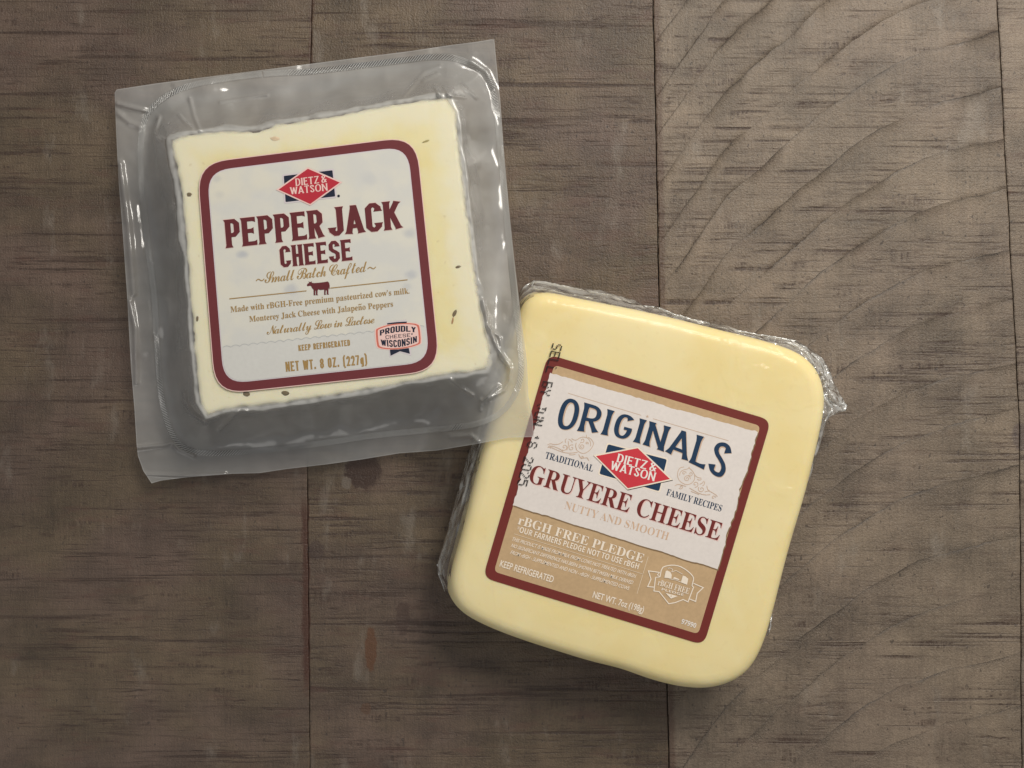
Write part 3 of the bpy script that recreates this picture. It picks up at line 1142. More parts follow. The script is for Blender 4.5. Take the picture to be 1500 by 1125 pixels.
right_scroll = [spiral(455, 390, 10, 62, 2.6, 1.6), spiral(400, 290, 6, 40, 0, 1.0), spiral(520, 300, 6, 46, 2.0, 1.1),
                smooth_line([(500, 175), (470, 215), (390, 225), (330, 270), (320, 330)]),
                smooth_line([(400, 175), (320, 190), (285, 260), (280, 360), (330, 450), (440, 505), (540, 480), (600, 400), (590, 330)]),
                smooth_line([(490, 190), (560, 250), (600, 330), (650, 370), (720, 380)]),
                smooth_line([(640, 400), (690, 420), (720, 400)]), spiral(610, 490, 8, 58, .5, 1.2), spiral(720, 580, 8, 62, 2.5, 1.2),
                smooth_line([(780, 440), (770, 500), (740, 520)]), smooth_line([(820, 520), (830, 590), (870, 610)]),
                smooth_line([(500, 560), (600, 620), (700, 670), (800, 690), (880, 680)]),
                smooth_line([(780, 630), (860, 610), (940, 660), (990, 690), (1010, 720)]), spiral(940, 735, 5, 38, 0, 1.0),
                smooth_line([(230, 520), (290, 490), (370, 510), (440, 530)]), spiral(345, 540, 5, 40, 2, 1.1),
                smooth_line([(530, 620), (600, 650), (680, 680)]), smooth_line([(690, 490), (740, 470), (760, 430)])]
for f, curves in ((z6, left_scroll), (z7, right_scroll)):
    pr = Print(GZ)
    for i, cvs in enumerate(curves):
        pr.line(f(cvs), .95, M_TANLINE, 4 + i * .08)
    pr.build('scroll_ornament', glabel)

# the red diamond emblem of the gruyere
pr = Print(GZ)
nv = z3([(525, 525), (872, 615), (826, 802), (474, 700)])
pr.polys([rrect(inset_quad(nv, -2.0), 4)], M_CREAM, 4)
pr.polys([rrect(nv, 3)], M_G_NAVY, 5)
dm = z3([(703, 540), (906, 735), (640, 793), (438, 590)])
pr.polys([[(x + .4, y + .9) for x, y in dm]], M_BLACK, 6)
pr.polys([dm], M_CREAM, 7)
pr.polys([inset_quad(dm, 2.0)], M_G_RED, 8)
DW = dict(wmul={'&': 1.0, ' ': .18, 'W': 1.5, 'A': 1.15, 'N': 1.15, 'O': 1.25, 'I': .5, 'S': .9, 'E': .85}, s=.15, w=.54, c=.3, flare=.35, fl=.2, gap=.09, rnd=2)
put_drawn(pr, 'DIETZ &', (903, 676.5), (959.5, 691), 12.6, M_WHITE, 9, **DW)
put_drawn(pr, 'WATSON', (893.5, 687.5), (958, 705), 13.0, M_WHITE, 9, **DW)
pr.build('emblem', glabel)

# free-pledge shield
pr = Print(GZ)
lw = 1.5
pr.line(z5(chaikin([(250, 330), (275, 205), (340, 175), (430, 165), (520, 180), (610, 230), (690, 300), (718, 350), (690, 450)], 1, False)), lw, M_CREAM, 5)
pr.line(z5([(190, 335), (168, 522), (240, 532), (372, 698), (460, 682), (570, 640), (636, 672), (712, 470), (690, 450)]), lw, M_CREAM, 5.2)
pr.line(z5([(190, 335), (250, 330), (215, 300), (245, 268)]), lw * .8, M_CREAM, 5.4)
pr.line(z5([(250, 268), (92, 246), (128, 360), (82, 462), (175, 470)]), lw, M_CREAM, 5.6)
pr.line(z5([(712, 418), (846, 476), (762, 556), (741, 666), (652, 630)]), lw, M_CREAM, 5.8)
pr.polys([z5([(330, 250), (352, 240), (395, 262), (412, 300), (408, 350), (310, 340)])], M_CREAM, 6)
pr.polys([z5([(565, 310), (600, 320), (640, 355), (622, 438), (540, 395)])], M_CREAM, 6)
pr.polys([z5([(425, 350), (450, 330), (520, 362), (510, 372)])], M_CREAM, 6)
pr.line(z5([(358, 212), (385, 205), (425, 222), (412, 262), (470, 240), (560, 290)]), .8, M_CREAM, 6)
pr.line(z5([(380, 355), (470, 372), (600, 425)]), .8, M_CREAM, 6.2)
put_font(pr, 'rBGH FREE', SERIF, z5([(215, 440)])[0], z5([(640, 566)])[0], 8.6, M_CREAM, 6)
put_font(pr, 'PLEDGE', BOLD, z5([(270, 512)])[0], z5([(572, 592)])[0], 3.6, M_CREAM, 6)
pr.polys([z5([(325, 548), (495, 594), (402, 628)])], M_CREAM, 6)
pr.polys([[(z5([(405, 592)])[0][0] + math.cos(i) * .9, z5([(405, 592)])[0][1] + math.sin(i) * .9) for i in range(6)]], M_KRAFT, 7)
pr.build('pledge_shield', glabel)

# ink-jet date code, dot by dot
DOT = {'S': ['01111', '10000', '10000', '01110', '00001', '00001', '11110'], 'E': ['11111', '10000', '10000', '11110', '10000', '10000', '11111'],
       'L': ['10000'] * 6 + ['11111'], 'B': ['11110', '10001', '10001', '11110', '10001', '10001', '11110'],
       'Y': ['10001', '10001', '01010', '00100', '00100', '00100', '00100'], 'J': ['00111', '00010', '00010', '00010', '00010', '10010', '01100'],
       'U': ['10001'] * 6 + ['01110'], 'N': ['10001', '11001', '11001', '10101', '10011', '10011', '10001'],
       '1': ['00100', '01100', '00100', '00100', '00100', '00100', '01110'], '8': ['01110', '10001', '10001', '01110', '10001', '10001', '01110'],
       '2': ['01110', '10001', '00001', '00010', '00100', '01000', '11111'], '0': ['01110'] + ['10001'] * 5 + ['01110'],
       '5': ['11111', '10000', '11110', '00001', '00001', '10001', '01110']}
pr = Print(GZ)
random.seed(12)
dirv = Vector((-50, 198.6)) / 204.8
upv = Vector((.985, .17))
o0 = Vector((815.7, 508.4))
for i, ch in enumerate('SELL BY JUN 18 2025'):
    if ch not in DOT:
        continue
    c0 = o0 + dirv * (11.36 * i)
    for r in range(7):
        for q in range(5):
            if DOT[ch][r][q] == '1' and random.random() > (.05 if i > 1 else 0.0) and not (ch == '1' and r > 2):
                c = c0 + dirv * ((q - 2) * 1.85) + upv * ((3 - r) * 2.15)
                rd = 1.15 if i > 1 else 1.25
                pr.polys([[(c.x + math.cos(k * 1.0472) * rd, c.y + math.sin(k * 1.0472) * rd * .85) for k in range(6)]], M_BLACK, 12)
pr.build('date_code', glabel)

# ---- crinkled wrap gathered round the sides
FR = [(748, 470), (752, 448), (762, 424), (780, 410), (800, 411), (822, 416), (850, 422), (880, 424), (905, 432), (930, 439), (945, 447), (964, 448),
      (985, 460), (1010, 466), (1040, 473), (1066, 476), (1090, 486), (1120, 492), (1143, 493), (1166, 497), (1186, 509), (1206, 525), (1216, 542),
      (1221, 556), (1232, 578), (1241, 595), (1236, 603), (1218, 602), (1213, 618), (1206, 640), (1200, 660), (1188, 700), (1172, 740), (1158, 775),
      (1145, 815), (1136, 850), (1131, 885), (1129, 915), (1126, 932), (1117, 930), (1104, 945), (1085, 970), (1050, 990), (1015, 996), (960, 990),
      (900, 966), (850, 955), (800, 940), (740, 918), (690, 895), (664, 878), (655, 872), (650, 858), (641, 836), (640, 824), (650, 792), (660, 755),
      (672, 712), (684, 668), (700, 620), (716, 566), (732, 515)]


def ray_r(poly, cx, cy, th):
    dx, dy = math.cos(th), math.sin(th)
    best = 0
    for i in range(len(poly)):
        ax, ay = poly[i][0] - cx, poly[i][1] - cy
        bx, by = poly[(i + 1) % len(poly)][0] - cx, poly[(i + 1) % len(poly)][1] - cy
        ex, ey = bx - ax, by - ay
        den = dx * ey - dy * ex
        if abs(den) < 1e-12:
            continue
        t = (ax * ey - ay * ex) / den
        u = (ax * dy - ay * dx) / den
        if t > 0 and -1e-9 <= u <= 1 + 1e-9:
            best = max(best, t)
    return best


V, F, hz = [], [], []
n, mrow = 620, 15
for i in range(n):
    th = 2 * math.pi * i / n
    r0 = ray_r(G_OUT, 925, 712, th)
    r1 = ray_r(FR, 925, 712, th)
    ext = r1 - r0
    cl = math.exp(-(((925 + r1 * math.cos(th)) - 1212) ** 2 + ((712 + r1 * math.sin(th)) - 560) ** 2) / 2600.0)
    for j in range(mrow):
        t = j / (mrow - 1)
        rr = (r0 - 7) + (r1 - r0 + 7) * min(1.0, t * 1.12) - (2.2 * max(0, t - .9) * 10)
        x, y = 925 + rr * math.cos(th), 712 + rr * math.sin(th)
        z = .0214 - (.0214 - .0085) * t ** 1.1
        a = sstep(0, .3, t) * (0.0011 + .0034 * cl) * (1.0 if ext > -2 else .15)
        lx, ly = 9 * math.cos(th), 9 * math.sin(th)
        w = 1.2 * noise.noise((lx, ly, t * 4.5)) + .8 * noise.noise((lx * 2.3, ly * 2.3, 7 + t * 8)) + (.25 + cl) * noise.noise((x / 4.5, y / 4.5, 7.0))
        z = max(.0015, z + a * w)
        pz = P(x, y, z)
        V.append(pz)
        hz.append(min(1.0, .12 + .48 * sstep(.1, .6, t) + .45 * max(0, w) * sstep(.2, .6, t) + 1.0 * cl * t))
for i in range(n):
    for j in range(mrow - 1):
        a, b = i * mrow + j, ((i + 1) % n) * mrow + j
        F.append((a, b, b + 1, a + 1))
hz = [max(0.0, h) for h in hz]
mesh('plastic_wrap', V, F, M_WRAP, gr, True, {'haze': hz})


def tube(pts, r, nseg=6):
    """a thin twisted roll of film along points (x, y, z)"""
    V, F = [], []
    m = len(pts)
    for i, p in enumerate(pts):
        t = (pts[min(m - 1, i + 1)] - pts[max(0, i - 1)]).normalized()
        s = t.cross(Vector((0, 0, 1))).normalized()
        u = s.cross(t)
        rr = r * (.65 + .6 * abs(noise.noise((i * .7, r * 900, 3)))) * (0.25 if i in (0, m - 1) else 1)
        for k in range(nseg):
            a = 6.2832 * k / nseg
            V.append(p + s * math.cos(a) * rr + u * math.sin(a) * rr * .7)
    for i in range(m - 1):
        for k in range(nseg):
            a, b = i * nseg + k, i * nseg + (k + 1) % nseg
            F.append((a, b, b + nseg, a + nseg))
    return V, F


# rolled creases of film in the gathers, all one part
V, F = [], []
random.seed(5)
for line, r, z in (([(1150, 500), (1172, 508), (1186, 520), (1194, 540), (1196, 560), (1206, 578), (1218, 590), (1230, 598)], .00050, .016),
                   ([(1166, 502), (1190, 516), (1206, 535), (1211, 553), (1214, 566), (1226, 580), (1236, 596)], .00045, .0125),
                   ([(1196, 552), (1200, 566), (1208, 584), (1222, 600), (1214, 604), (1210, 616)], .0006, .017),
                   ([(1228, 590), (1240, 592), (1237, 602), (1226, 600)], .0006, .013),
                   ([(1212, 540), (1204, 556), (1213, 572)], .0004, .017),
                   ([(782, 411), (778, 420), (786, 424), (800, 424), (830, 430), (870, 437)], .00040, .014),
                   ([(760, 432), (768, 420), (778, 413), (800, 414), (850, 424), (900, 434)], .00035, .010),
                   ([(900, 436), (940, 448), (964, 450), (990, 462), (1040, 474)], .00035, .011),
                   ([(1040, 476), (1090, 487), (1140, 495), (1166, 499)], .00035, .012),
                   ([(703, 650), (690, 690), (676, 738), (664, 784), (650, 826), (643, 842)], .00040, .012),
                   ([(694, 660), (680, 702), (666, 752), (650, 806), (640, 834), (648, 856), (651, 866)], .00040, .009),
                   ([(640, 826), (646, 834), (643, 842)], .0005, .011),
                   ([(1131, 885), (1129, 915), (1125, 931), (1119, 929)], .0004, .010),
                   ([(1206, 606), (1200, 640), (1190, 680), (1178, 722)], .0003, .012)):
    q = resample(chaikin(line, 2, False), 26, False)
    pts = [P(a + random.uniform(-.7, .7), b + random.uniform(-.7, .7), z + .0012 * noise.noise((a / 9., b / 9., r * 1e4))) for a, b in q]
    v, f = tube(pts, r)
    mesh('film_crease', v, f, M_WRAP, gr, True, {'haze': [.75] * len(v)})



def gz(x, y):
    d = -sdist((x, y), G_OUT) * WID / 1500 * .94
    pr_ = [p for p in prof if p[1] >= .0140]
    for (a, za), (b, zb) in zip(pr_, pr_[1:]):
        if a <= d <= b:
            return za + (zb - za) * (d - a) / (b - a)
    return pr_[0][1] if d < pr_[0][0] else pr_[-1][1]


# tight little folds of the wrap on the face of the block
for line, r in (([(1118, 509), (1140, 514), (1160, 522), (1174, 532), (1184, 548)], .00022), ([(724, 596), (708, 652), (693, 708), (679, 762), (668, 806)], .00022),
                ([(1000, 476), (1030, 490), (1052, 490), (1075, 500)], .00012), ([(880, 952), (935, 972), (985, 984)], .00015), ([(1082, 956), (1094, 930), (1102, 905)], .00014)):
    q = resample(chaikin(line, 2, False), 30, False)
    v, f = tube([P(a, b, gz(a, b) + .00002) for a, b in q], r)
    mesh('film_crease', v, f, M_WRAP, gr, True, {'haze': [.25] * len(v)})

# ================================================================== PEPPER JACK
pj = empty('pepper_jack_cheese', (0, 0, 0), 'pale pepper jack block sealed in a square frosted clear pouch with a maroon bordered label',
           'cheese')
pj.location = P(460, 385, 0)
PT = .0260
C_OUT = [(247, 206), (262, 199), (291, 194), (335, 190), (366, 191), (372, 196), (378, 194), (392, 183), (430, 178), (480, 170), (560, 155), (613, 146), (650, 142),
         (668, 144), (669, 180), (676, 235), (683, 301), (690, 350), (696, 400), (702, 440), (712, 485), (720, 520), (721, 534), (712, 543), (690, 546), (648, 550),
         (600, 560), (543, 571), (450, 586), (400, 594), (355, 597), (330, 600), (312, 606), (300, 611), (293, 602), (292, 585), (287, 550), (281, 490),
         (276, 420), (271, 350), (264, 280), (256, 240)]
C_OUT1 = chaikin(C_OUT, 1)
pblock = ring_block('cheese_block', C_OUT1, 340, PT, [(.0030, .0012), (.0010, .003), (.0006, .010), (.0003, .020), (.0001, .0245), (.0002, .0255), (.0007, .02592), (.0016, PT)],
                    [.96, .92, .86, .78, .6, .3], M_PEPPER, pj, jit=.0007)
random.seed(9)
for (x, y, rx, ry, a, m) in ((671, 391, 4.6, 2.2, -.3, M_GREEN), (666, 459, 3.0, 6.5, .5, M_GREEN), (663, 470, 1.8, 6, .2, M_BROWN), (277, 285, 4.5, 3.6, 0, M_GREEN),
                             (361, 577, 6, 4, .2, M_GREEN), (418, 576, 6.5, 4, .1, M_GREEN), (289, 467, 2.0, 5, .1, M_GREEN),
                             (624, 207, 6, 1.8, -.35, M_GREEN2), (403, 203, 8, 3.5, 0, M_PINKISH), ):
    bm = bmesh.new()
    bmesh.ops.create_icosphere(bm, subdivisions=2, radius=1.0)
    c = P(x, y, PT - .00001)
    k = WID / 1500
    for v in bm.verts:
        d = 1 + .35 * noise.noise(v.co * 1.7 + Vector((x, y, 0)))
        px, py = v.co.x * rx * k * d * .85, v.co.y * ry * k * d * .85
        v.co = Vector((c.x + px * math.cos(a) + py * math.sin(a), c.y - px * math.sin(a) + py * math.cos(a), c.z + v.co.z * .00005))
    me = bpy.data.meshes.new('pepper_fleck')
    bm.to_mesh(me)
    bm.free()
    link('pepper_fleck', me, m, pblock)

# ---- the pouch film
top_e = [(168, 136), (171, 131), (230, 122), (300, 113), (420, 98), (520, 85), (600, 75), (660, 66), (700, 61), (720, 57.5), (724, 58)]
bot_e = [(222, 708), (236, 704), (275, 699), (340, 694), (380, 693), (420, 687), (480, 680), (530, 673), (585, 664), (640, 660), (700, 650), (745, 641), (782, 640)]
lef_e = [(168, 136), (170, 190), (174, 270), (179, 330), (186, 430), (192, 540), (197, 600), (200, 650), (202, 668), (210, 690), (222, 708)]
rig_e = [(724, 58), (729, 110), (733, 150), (738, 220), (745, 300), (752, 370), (758, 420), (764, 470), (772, 530), (774, 580), (780, 610), (782, 640)]
NU = 330
te, be = resample(top_e, NU, False), resample(bot_e, NU, False)
le, re_ = resample(lef_e, NU, False), resample(rig_e, NU, False)
CREASE = [([(172, 152), (195, 158), (216, 163)], 3.0, .0010), ([(173, 166), (190, 180), (205, 186)], 4, .0008), ([(250, 128), (228, 148), (214, 166)], 5, -.0008),
          ([(233, 172), (227, 190), (229, 200), (234, 207)], 2.6, .0016), ([(278, 145), (284, 170), (293, 192)], 2.6, .0012), ([(262, 168), (270, 178), (282, 188)], 2.4, .0009),
          ([(637, 128), (648, 146), (658, 156)], 2.4, .0016), ([(650, 128), (658, 140), (680, 143)], 2.0, .0013), ([(676, 125), (684, 132), (697, 143)], 2.6, .0014),
          ([(620, 118), (640, 108)], 3, .001), ([(592, 140), (622, 105), (645, 96)], 3, .0008), ([(322, 150), (345, 146), (392, 139)], 1.6, .0009),
          ([(270, 575), (272, 590), (282, 606), (300, 618)], 2.8, .0022), ([(350, 600), (338, 614), (322, 630)], 1.8, .0016), ([(340, 600), (352, 598), (368, 605)], 1.8, .0012),
          ([(201, 655), (240, 652), (252, 648), (262, 658), (284, 668)], 2.4, .0020), ([(204, 694), (260, 696), (330, 694)], 2.5, .0008),
          ([(707, 440), (716, 478), (728, 508), (736, 522), (748, 540), (746, 558), (738, 572), (716, 584)], 2.2, .0016), ([(730, 566), (718, 578), (707, 588)], 2.4, .0020),
          ([(660, 556), (676, 568), (692, 578)], 1.8, .0012), ([(712, 476), (732, 494), (734, 516), (748, 534)], 1.8, .0012), ([(704, 585), (704, 600)], 2, .0008),
          ([(190, 440), (198, 480), (200, 560)], 4, .0012), ([(176, 240), (188, 330), (196, 430)], 5, .0014), ([(700, 250), (708, 300), (712, 330)], 5, -.0012),
          ([(660, 640), (690, 638), (700, 646)], 3, .001), ([(690, 90), (712, 105), (724, 130)], 4, .0010), ([(205, 300), (220, 420), (232, 560)], 4, -.0005)]


def crease_z(x, y):
    z = 0
    for pts, w, h in CREASE:
        mx, my = min(p[0] for p in pts) - 4 * w, min(p[1] for p in pts) - 4 * w
        if x < mx or y < my or x > max(p[0] for p in pts) + 4 * w or y > max(p[1] for p in pts) + 4 * w:
            continue
        best = 1e9
        for i in range(len(pts) - 1):
            ax, ay = pts[i]
            bx, by = pts[i + 1]
            dx, dy = bx - ax, by - ay
            t = max(0, min(1, ((x - ax) * dx + (y - ay) * dy) / (dx * dx + dy * dy)))
            best = min(best, math.hypot(x - ax - t * dx, y - ay - t * dy))
        z += h * math.exp(-(best / w) ** 2)
    return z


RING = chaikin([(410, 106), (340, 113), (260, 128), (216, 161), (206, 196), (206, 262), (215, 350), (222, 400), (227, 440), (230, 515), (236, 590), (254, 647), (289, 666),
                (374, 661), (478, 649), (543, 638), (660, 627), (707, 620), (742, 601), (765, 557), (762, 500), (756, 459), (752, 420), (740, 300), (726, 145), (718, 115),
                (695, 94), (651, 80), (567, 91), (450, 106)], 2)
c_poly = resample(C_OUT1, 60)
g_poly = resample(G_OUT, 60)
r_poly = resample(RING, 80)


def film_height(x, y, u, v):
    """-> height, haze"""
    dc = sdist((x, y), c_poly)
    dg = sdist((x, y), g_poly)
    lift = sstep(85, -6, dg)
    fl = .0045 + .0015 * noise.noise((x / 60., y / 60., 3.3)) + .0012 * math.sin(u * 5 + v * 3)
    fl = fl + (.0252 - fl) * lift
    dr = -sdist((x, y), r_poly)          # inside the seal: positive
    wr = .0008 * noise.noise((x / 38., y / 38., 9.)) + .00012 * noise.noise((x / 12., y / 12., 2.))
    if dc <= 0:
        z = PT + .00016
        hz = .12 * sstep(-14, 0, dc) + max(0, 1.4 + 1.1 * noise.noise((x / 11., y / 11., 8.))) * sstep(-6, 1, dc)
        # hug the cheese
        z += .00012 * sstep(-9, -1, dc) * (noise.noise((x / 5., y / 5., 1.)) + .6)
        return z, hz
    sh = max(0.0, dc - 7.0 * max(0.15, .8 + .6 * noise.noise((x / 26., y / 26., 5.5))))      # the film leaves the edge late here and there
    D = 1.0 if dr <= 0 else sh / (sh + dr + 1e-6)
    t = max(0.0, 1 - D)
    z = fl + (PT + .00016 - fl) * (t ** 2.1 if dr > 0 else 0)
    if dr > 0:
        bow = noise.noise((x / 40., y / 40., 6.)) * .0022 * t * (1 - t) * 4
        z += bow
    z += wr * sstep(0, 10, dc) * (1.0 - .55 * lift)
    z += crease_z(x, y) * sstep(-1, 5, dc)
    z = max(z, .0009)
    if dg < 4:
        z = max(z, .0247)
    hz = 1.18 if dr > 0 else .85
    hz = hz * sstep(-4, 9, dc) + .15
    hz += (1.5 + 1.1 * noise.noise((x / 11., y / 11., 8.))) * math.exp(-((dc - .8) / 4.2) ** 2)
    hz += .12 * noise.noise((x / 30., y / 18., 4.4))
    return z, max(0, min(2.1, hz))


V, hz = [], []
tl, tr_, bl, br = te[0], te[-1], be[0], be[-1]
for j in range(NU):
    v = j / (NU - 1)
    for i in range(NU):
        u = i / (NU - 1)
        x = (1 - v) * te[i][0] + v * be[i][0] + (1 - u) * le[j][0] + u * re_[j][0] - ((1 - u) * (1 - v) * tl[0] + u * (1 - v) * tr_[0] + (1 - u) * v * bl[0] + u * v * br[0])
        y = (1 - v) * te[i][1] + v * be[i][1] + (1 - u) * le[j][1] + u * re_[j][1] - ((1 - u) * (1 - v) * tl[1] + u * (1 - v) * tr_[1] + (1 - u) * v * bl[1] + u * v * br[1])
        z, h = film_height(x, y, u, v)
        e = min(i, j, NU - 1 - i, NU - 1 - j)
        if e == 0:
            h = 1.6
        V.append(P(x, y, z))
        hz.append(h)
F = []
for j in range(NU - 1):
    for i in range(NU - 1):
        a = j * NU + i
        F.append((a, a + NU, a + NU + 1, a + 1))
mesh('pouch_film', V, F, M_FILM, pj, True, {'haze': hz})

# embossed seal band, lying on the film
nr = 900
rp = resample(RING, nr)
V, F, hz, ra, ac = [], [], [], [], []
for i in range(nr):
    a, b = rp[i - 1], rp[(i + 1) % nr]
    t = Vector((b[0] - a[0], b[1] - a[1])).normalized()
    nn = Vector((-t.y, t.x))
    for j in range(5):
        s = (j - 2) / 4.0
        x, y = rp[i][0] + nn.x * s * 9, rp[i][1] + nn.y * s * 9
        z, _ = film_height(x, y, (x - 168 - (y - 133) * .075) / 562, (y - 133 + (x - 168) * .13) / 578)
        V.append(P(x, y, z + .0003))
        hz.append(1.0)
        ra.append(i / nr * 480)
        ac.append(s)
for i in range(nr - 1):
    for j in range(4):
        a = i * 5 + j
        F.append((a, a + 1, a + 6, a + 5))
mesh('seal_band', V, F, M_BAND, pj, True, {'haze': hz, 'ring': ra, 'across': ac})

# ---- label of the pepper jack
QP = [(289, 240), (609, 200), (644, 542), (316, 577)]
PZ = PT + .00055
pr = Print(PZ)
pr.polys([rrect(inset_quad(QP, -1.2), 47)], M_PINK, -1)
pr.polys([rrect(QP, 46)], M_MAROON, 0)
qi = inset_quad(QP, [12.5, 13, 13, 13])
pr.polys([rrect(qi, 36)], M_LILAC, 1)
qi2 = inset_quad(QP, [14, 14.5, 14.5, 14.5])
inn = rrect(qi2, 35)
pr.polys([inn], M_PLABEL, 2)


def wave_y(x):
    return 508.0 + (x - 327) * (485 - 508.0) / (548 - 327)


# grey foot of the label under a scalloped edge
low = [p for p in inn]
clip = []
L = len(low)
for i in range(L):
    a, b = low[i], low[(i + 1) % L]
    fa, fb = a[1] - wave_y(a[0]), b[1] - wave_y(b[0])
    if fa >= 0:
        clip.append(a)
    if (fa >= 0) != (fb >= 0):
        t = fa / (fa - fb)
        clip.append((a[0] + (b[0] - a[0]) * t, a[1] + (b[1] - a[1]) * t))
# find the straight cut and replace it with scallops
cut = max(range(len(clip)), key=lambda i: math.hypot(clip[i][0] - clip[(i + 1) % len(clip)][0], clip[i][1] - clip[(i + 1) % len(clip)][1]) if
          abs(clip[i][1] - wave_y(clip[i][0])) < .5 and abs(clip[(i + 1) % len(clip)][1] - wave_y(clip[(i + 1) % len(clip)][0])) < .5 else -1)
a, b = clip[cut], clip[(cut + 1) % len(clip)]
seg = []
for k in range(1, 160):
    t = k / 160
    seg.append((a[0] + (b[0] - a[0]) * t, a[1] + (b[1] - a[1]) * t - 2.6 * abs(math.sin(t * math.pi * 23)) + 1.2))
foot = clip[:cut + 1] + seg + clip[cut + 1:]
pr.polys([foot], M_PGREY, 3)
pr.line([(p[0], p[1] + .5) for p in seg], 1.0, M_PGREY2, 4)
plabel = pr.build('label', pj, 'milky white print with a thick maroon rounded border')


def ptext(fn, *a, name='lettering', **k):
    q = Print(PZ)
    fn(q, *a, **k)
    return q.build(name, plabel)


UPP = (-.085, -.9964)
SLAB = dict(s=.20, w=.50, c=.10, flare=.40, fl=.10, gap=.09)
for word, a, b, h, gp in (('PEPPER', (332, 363.5), (474.5, 348), 41.5, .075), ('JACK', (483, 346.5), (588.5, 335), 42, .075), ('CHEESE', (411.5, 392), (516.5, 381), 31, .075)):
    q = Print(PZ)
    kk = dict(SLAB, gap=gp)
    if word == 'CHEESE':
        kk = dict(s=.205, w=.52, c=.10, flare=.34, fl=.1, gap=.10)
    put_drawn(q, word, tuple(Vector(a) + Vector((-.6, .6))), tuple(Vector(b) + Vector((.6, .6))), h + 1.2, M_PINK, 4, up=UPP, **kk)
    put_drawn(q, word, a, b, h, M_MAROON_TEXT, 5, up=UPP, **kk)
    q.build('lettering', plabel)
ptext(put_font, 'Small Batch Crafted', SCRIPT, (388, 414.5), (539, 397.5), 15.5, M_GOLD, 5, space=.82, union=True)
for (x0, y0) in ((375, 411.5), (538.5, 394.0)):
    q = Print(PZ)
    q.line(smooth_line([(x0, y0), (x0 + 3.5, y0 - 3.4), (x0 + 8.5, y0 + .6), (x0 + 12, y0 - 3.2)]), 1.3, M_GOLD, 5)
    q.build('tilde_mark', plabel)
for ends in ([(336, 437.7), (449, 426)], [(484, 422), (597, 409.8)]):
    q = Print(PZ)
    q.line(ends, 1.3, M_GOLD, 5)
    q.build('rule_line', plabel)
ptext(put_font, 'Made with rBGH-Free premium pasteurized cow\u2019s milk.', SERIF, (338, 457.5), (600, 429.8), 8.4, M_GOLD, 5, up=UPP)
# the n with tilde is set as n plus a stroke
q = Print(PZ)
put_font(q, 'Monterey Jack Cheese with Jalapeno Peppers', SERIF, (365.5, 471.5), (576, 449), 8.3, M_GOLD, 5, up=UPP)
q.line(smooth_line([(525.0, 446.8), (526.4, 445.4), (528.2, 446.4), (529.6, 445.0)]), 1.0, M_GOLD, 5)
q.build('lettering', plabel)
ptext(put_font, 'Naturally Low in Lactose', SCRIPT, (391, 490), (549, 473), 12.6, M_GOLD, 5, space=.82, union=True)
ptext(put_drawn, 'KEEP REFRIGERATED', (437.5, 514.3), (513, 506.2), 8.8, M_GOLD, 5, up=UPP, s=.22, w=.5, c=.1, flare=.1, gap=.11)
ptext(put_drawn, 'NET WT. 8 OZ. (227g)', (419, 544.5), (538, 533.5), 14.5, M_GOLD, 5, up=UPP, s=.2, w=.46, c=.1, flare=.22, gap=.11)

# cow
q = Print(PZ)
cow = [(706, 948), (712, 938), (722, 936), (716, 926), (726, 930), (736, 926), (737, 934), (750, 936), (780, 934), (812, 930), (834, 926), (842, 934), (846, 952),
       (845, 972), (841, 974), (840, 958), (838, 972), (838, 1000), (842, 1006), (828, 1006), (828, 984), (823, 976), (820, 1000), (824, 1006), (812, 1008), (812, 976),
       (790, 978), (776, 974), (772, 982), (771, 1004), (775, 1010), (762, 1010), (761, 984), (758, 976), (757, 1004), (760, 1010), (748, 1010), (747, 976),
       (738, 966), (732, 954), (722, 952), (712, 956)]
q.polys([[(280 + a * .24, 190 + b * .24) for a, b in cow]], M_MAROON_TEXT, 5)
q.build('cow_silhouette', plabel)

# the red diamond emblem
q = Print(PZ)
e3 = zz(400, 240, 1 / 15.0)
nv = e3([(235, 265), (1305, 140), (1365, 715), (275, 840)])
q.polys([rrect(inset_quad(nv, -2.2), 3)], M_LILAC, 4)
q.polys([rrect(nv, 1.5)], M_NAVY, 5)
dm = e3([(765, 108), (1465, 410), (815, 882), (122, 565)])
q.polys([inset_quad(dm, -2.0)], M_PINK, 6)
q.polys([dm], M_RED, 7)
put_drawn(q, 'DIETZ &', e3([(500, 487)])[0], e3([(1172, 405)])[0], 10.8, M_PINK, 8, up=UPP, **DW)
put_drawn(q, 'WATSON', e3([(385, 676)])[0], e3([(1200, 588)])[0], 10.8, M_PINK, 8, up=UPP, **DW)
q.polys([[(496 + 2 * math.cos(k * .6283), 287 + 2 * math.sin(k * .6283)) for k in range(10)]], M_NAVY, 5)
q.build('emblem', plabel)

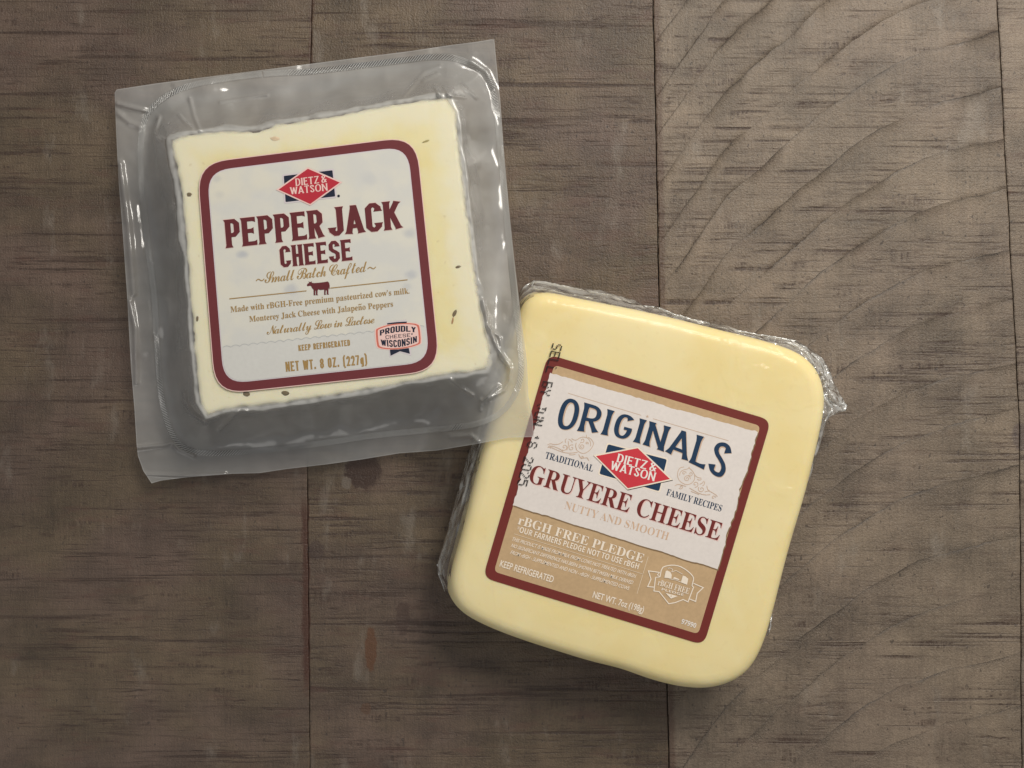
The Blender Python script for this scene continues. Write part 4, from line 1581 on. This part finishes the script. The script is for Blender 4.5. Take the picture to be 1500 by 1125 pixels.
# coral badge
q = Print(PZ)
e4 = zz(540, 460, .06224)
bd = e4(chaikin([(185, 345), (420, 262), (660, 222), (900, 208), (1165, 235), (1205, 330), (1232, 660), (1195, 715), (950, 790), (720, 825), (500, 835), (235, 805),
                 (190, 720), (165, 400)], 1))
q.polys([e4([(400, 250), (435, 190), (880, 130), (915, 190), (900, 260), (440, 290)])], M_LILAC, 4)
q.polys([e4([(480, 790), (990, 760), (1005, 980), (740, 905), (490, 1020)])], M_LILAC, 4.2)
q.polys([[tuple(Vector(p) + (Vector(p) - Vector((583.5, 492.5))) * .055) for p in bd]], M_PINK, 4.5)
q.polys([bd], M_CORAL, 5)
q.polys([[tuple(Vector(p) - (Vector(p) - Vector((583.5, 492.5))) * .085) for p in bd]], M_PINK, 6)
q.polys([e4([(438, 216), (660, 190), (898, 178), (896, 208), (660, 222), (440, 246)])], M_NAVY, 7)
q.polys([e4([(500, 838), (700, 832), (945, 800), (970, 932), (740, 872), (518, 980)])], M_NAVY, 7)


def w_pro(s, t):
    x = 265 + 845 * s
    top = 385 - 75 * s - 75 * math.sin(math.pi * s) * .9 + (0 if s < .9 else 0)
    bot = 510 - 88 * s - 42 * math.sin(math.pi * s) + 8 * (s > .9)
    return e4([(x, bot + (top - bot) * t)])[0]


def w_wis(s, t):
    x = 285 + 850 * s + (1 - t) * 18 * (1 - s)
    top = 600 - 85 * s + 45 * math.sin(math.pi * s)
    bot = 735 - 80 * s + 82 * math.sin(math.pi * s)
    return e4([(x, bot + (top - bot) * t)])[0]


put_drawn(q, 'PROUDLY', None, None, 0, M_NAVY, 7, warp=w_pro, s=.235, w=.64, c=.08, flare=.3, fl=.12, gap=.10)
put_drawn(q, 'WISCONSIN', None, None, 0, M_NAVY, 7, warp=w_wis, s=.19, w=.48, c=.08, flare=.3, fl=.1, gap=.10)
put_drawn(q, 'CHEESE', e4([(402, 590)])[0], e4([(985, 534)])[0], 5.2, M_NAVY, 7, s=.17, w=.8, c=.1, flare=.2, gap=.22)
cx, cy = e4([(1020, 470)])[0]
q.polys([[(cx + 1.2 * math.cos(k * 1.047), cy + 1.2 * math.sin(k * 1.047)) for k in range(6)]], M_NAVY, 7)
q.build('badge', plabel)

# children were built in table coordinates: keep them there under their things
bpy.context.view_layer.update()
for thing in (gr, pj):
    for o in thing.children:
        o.matrix_parent_inverse.translation = -thing.location
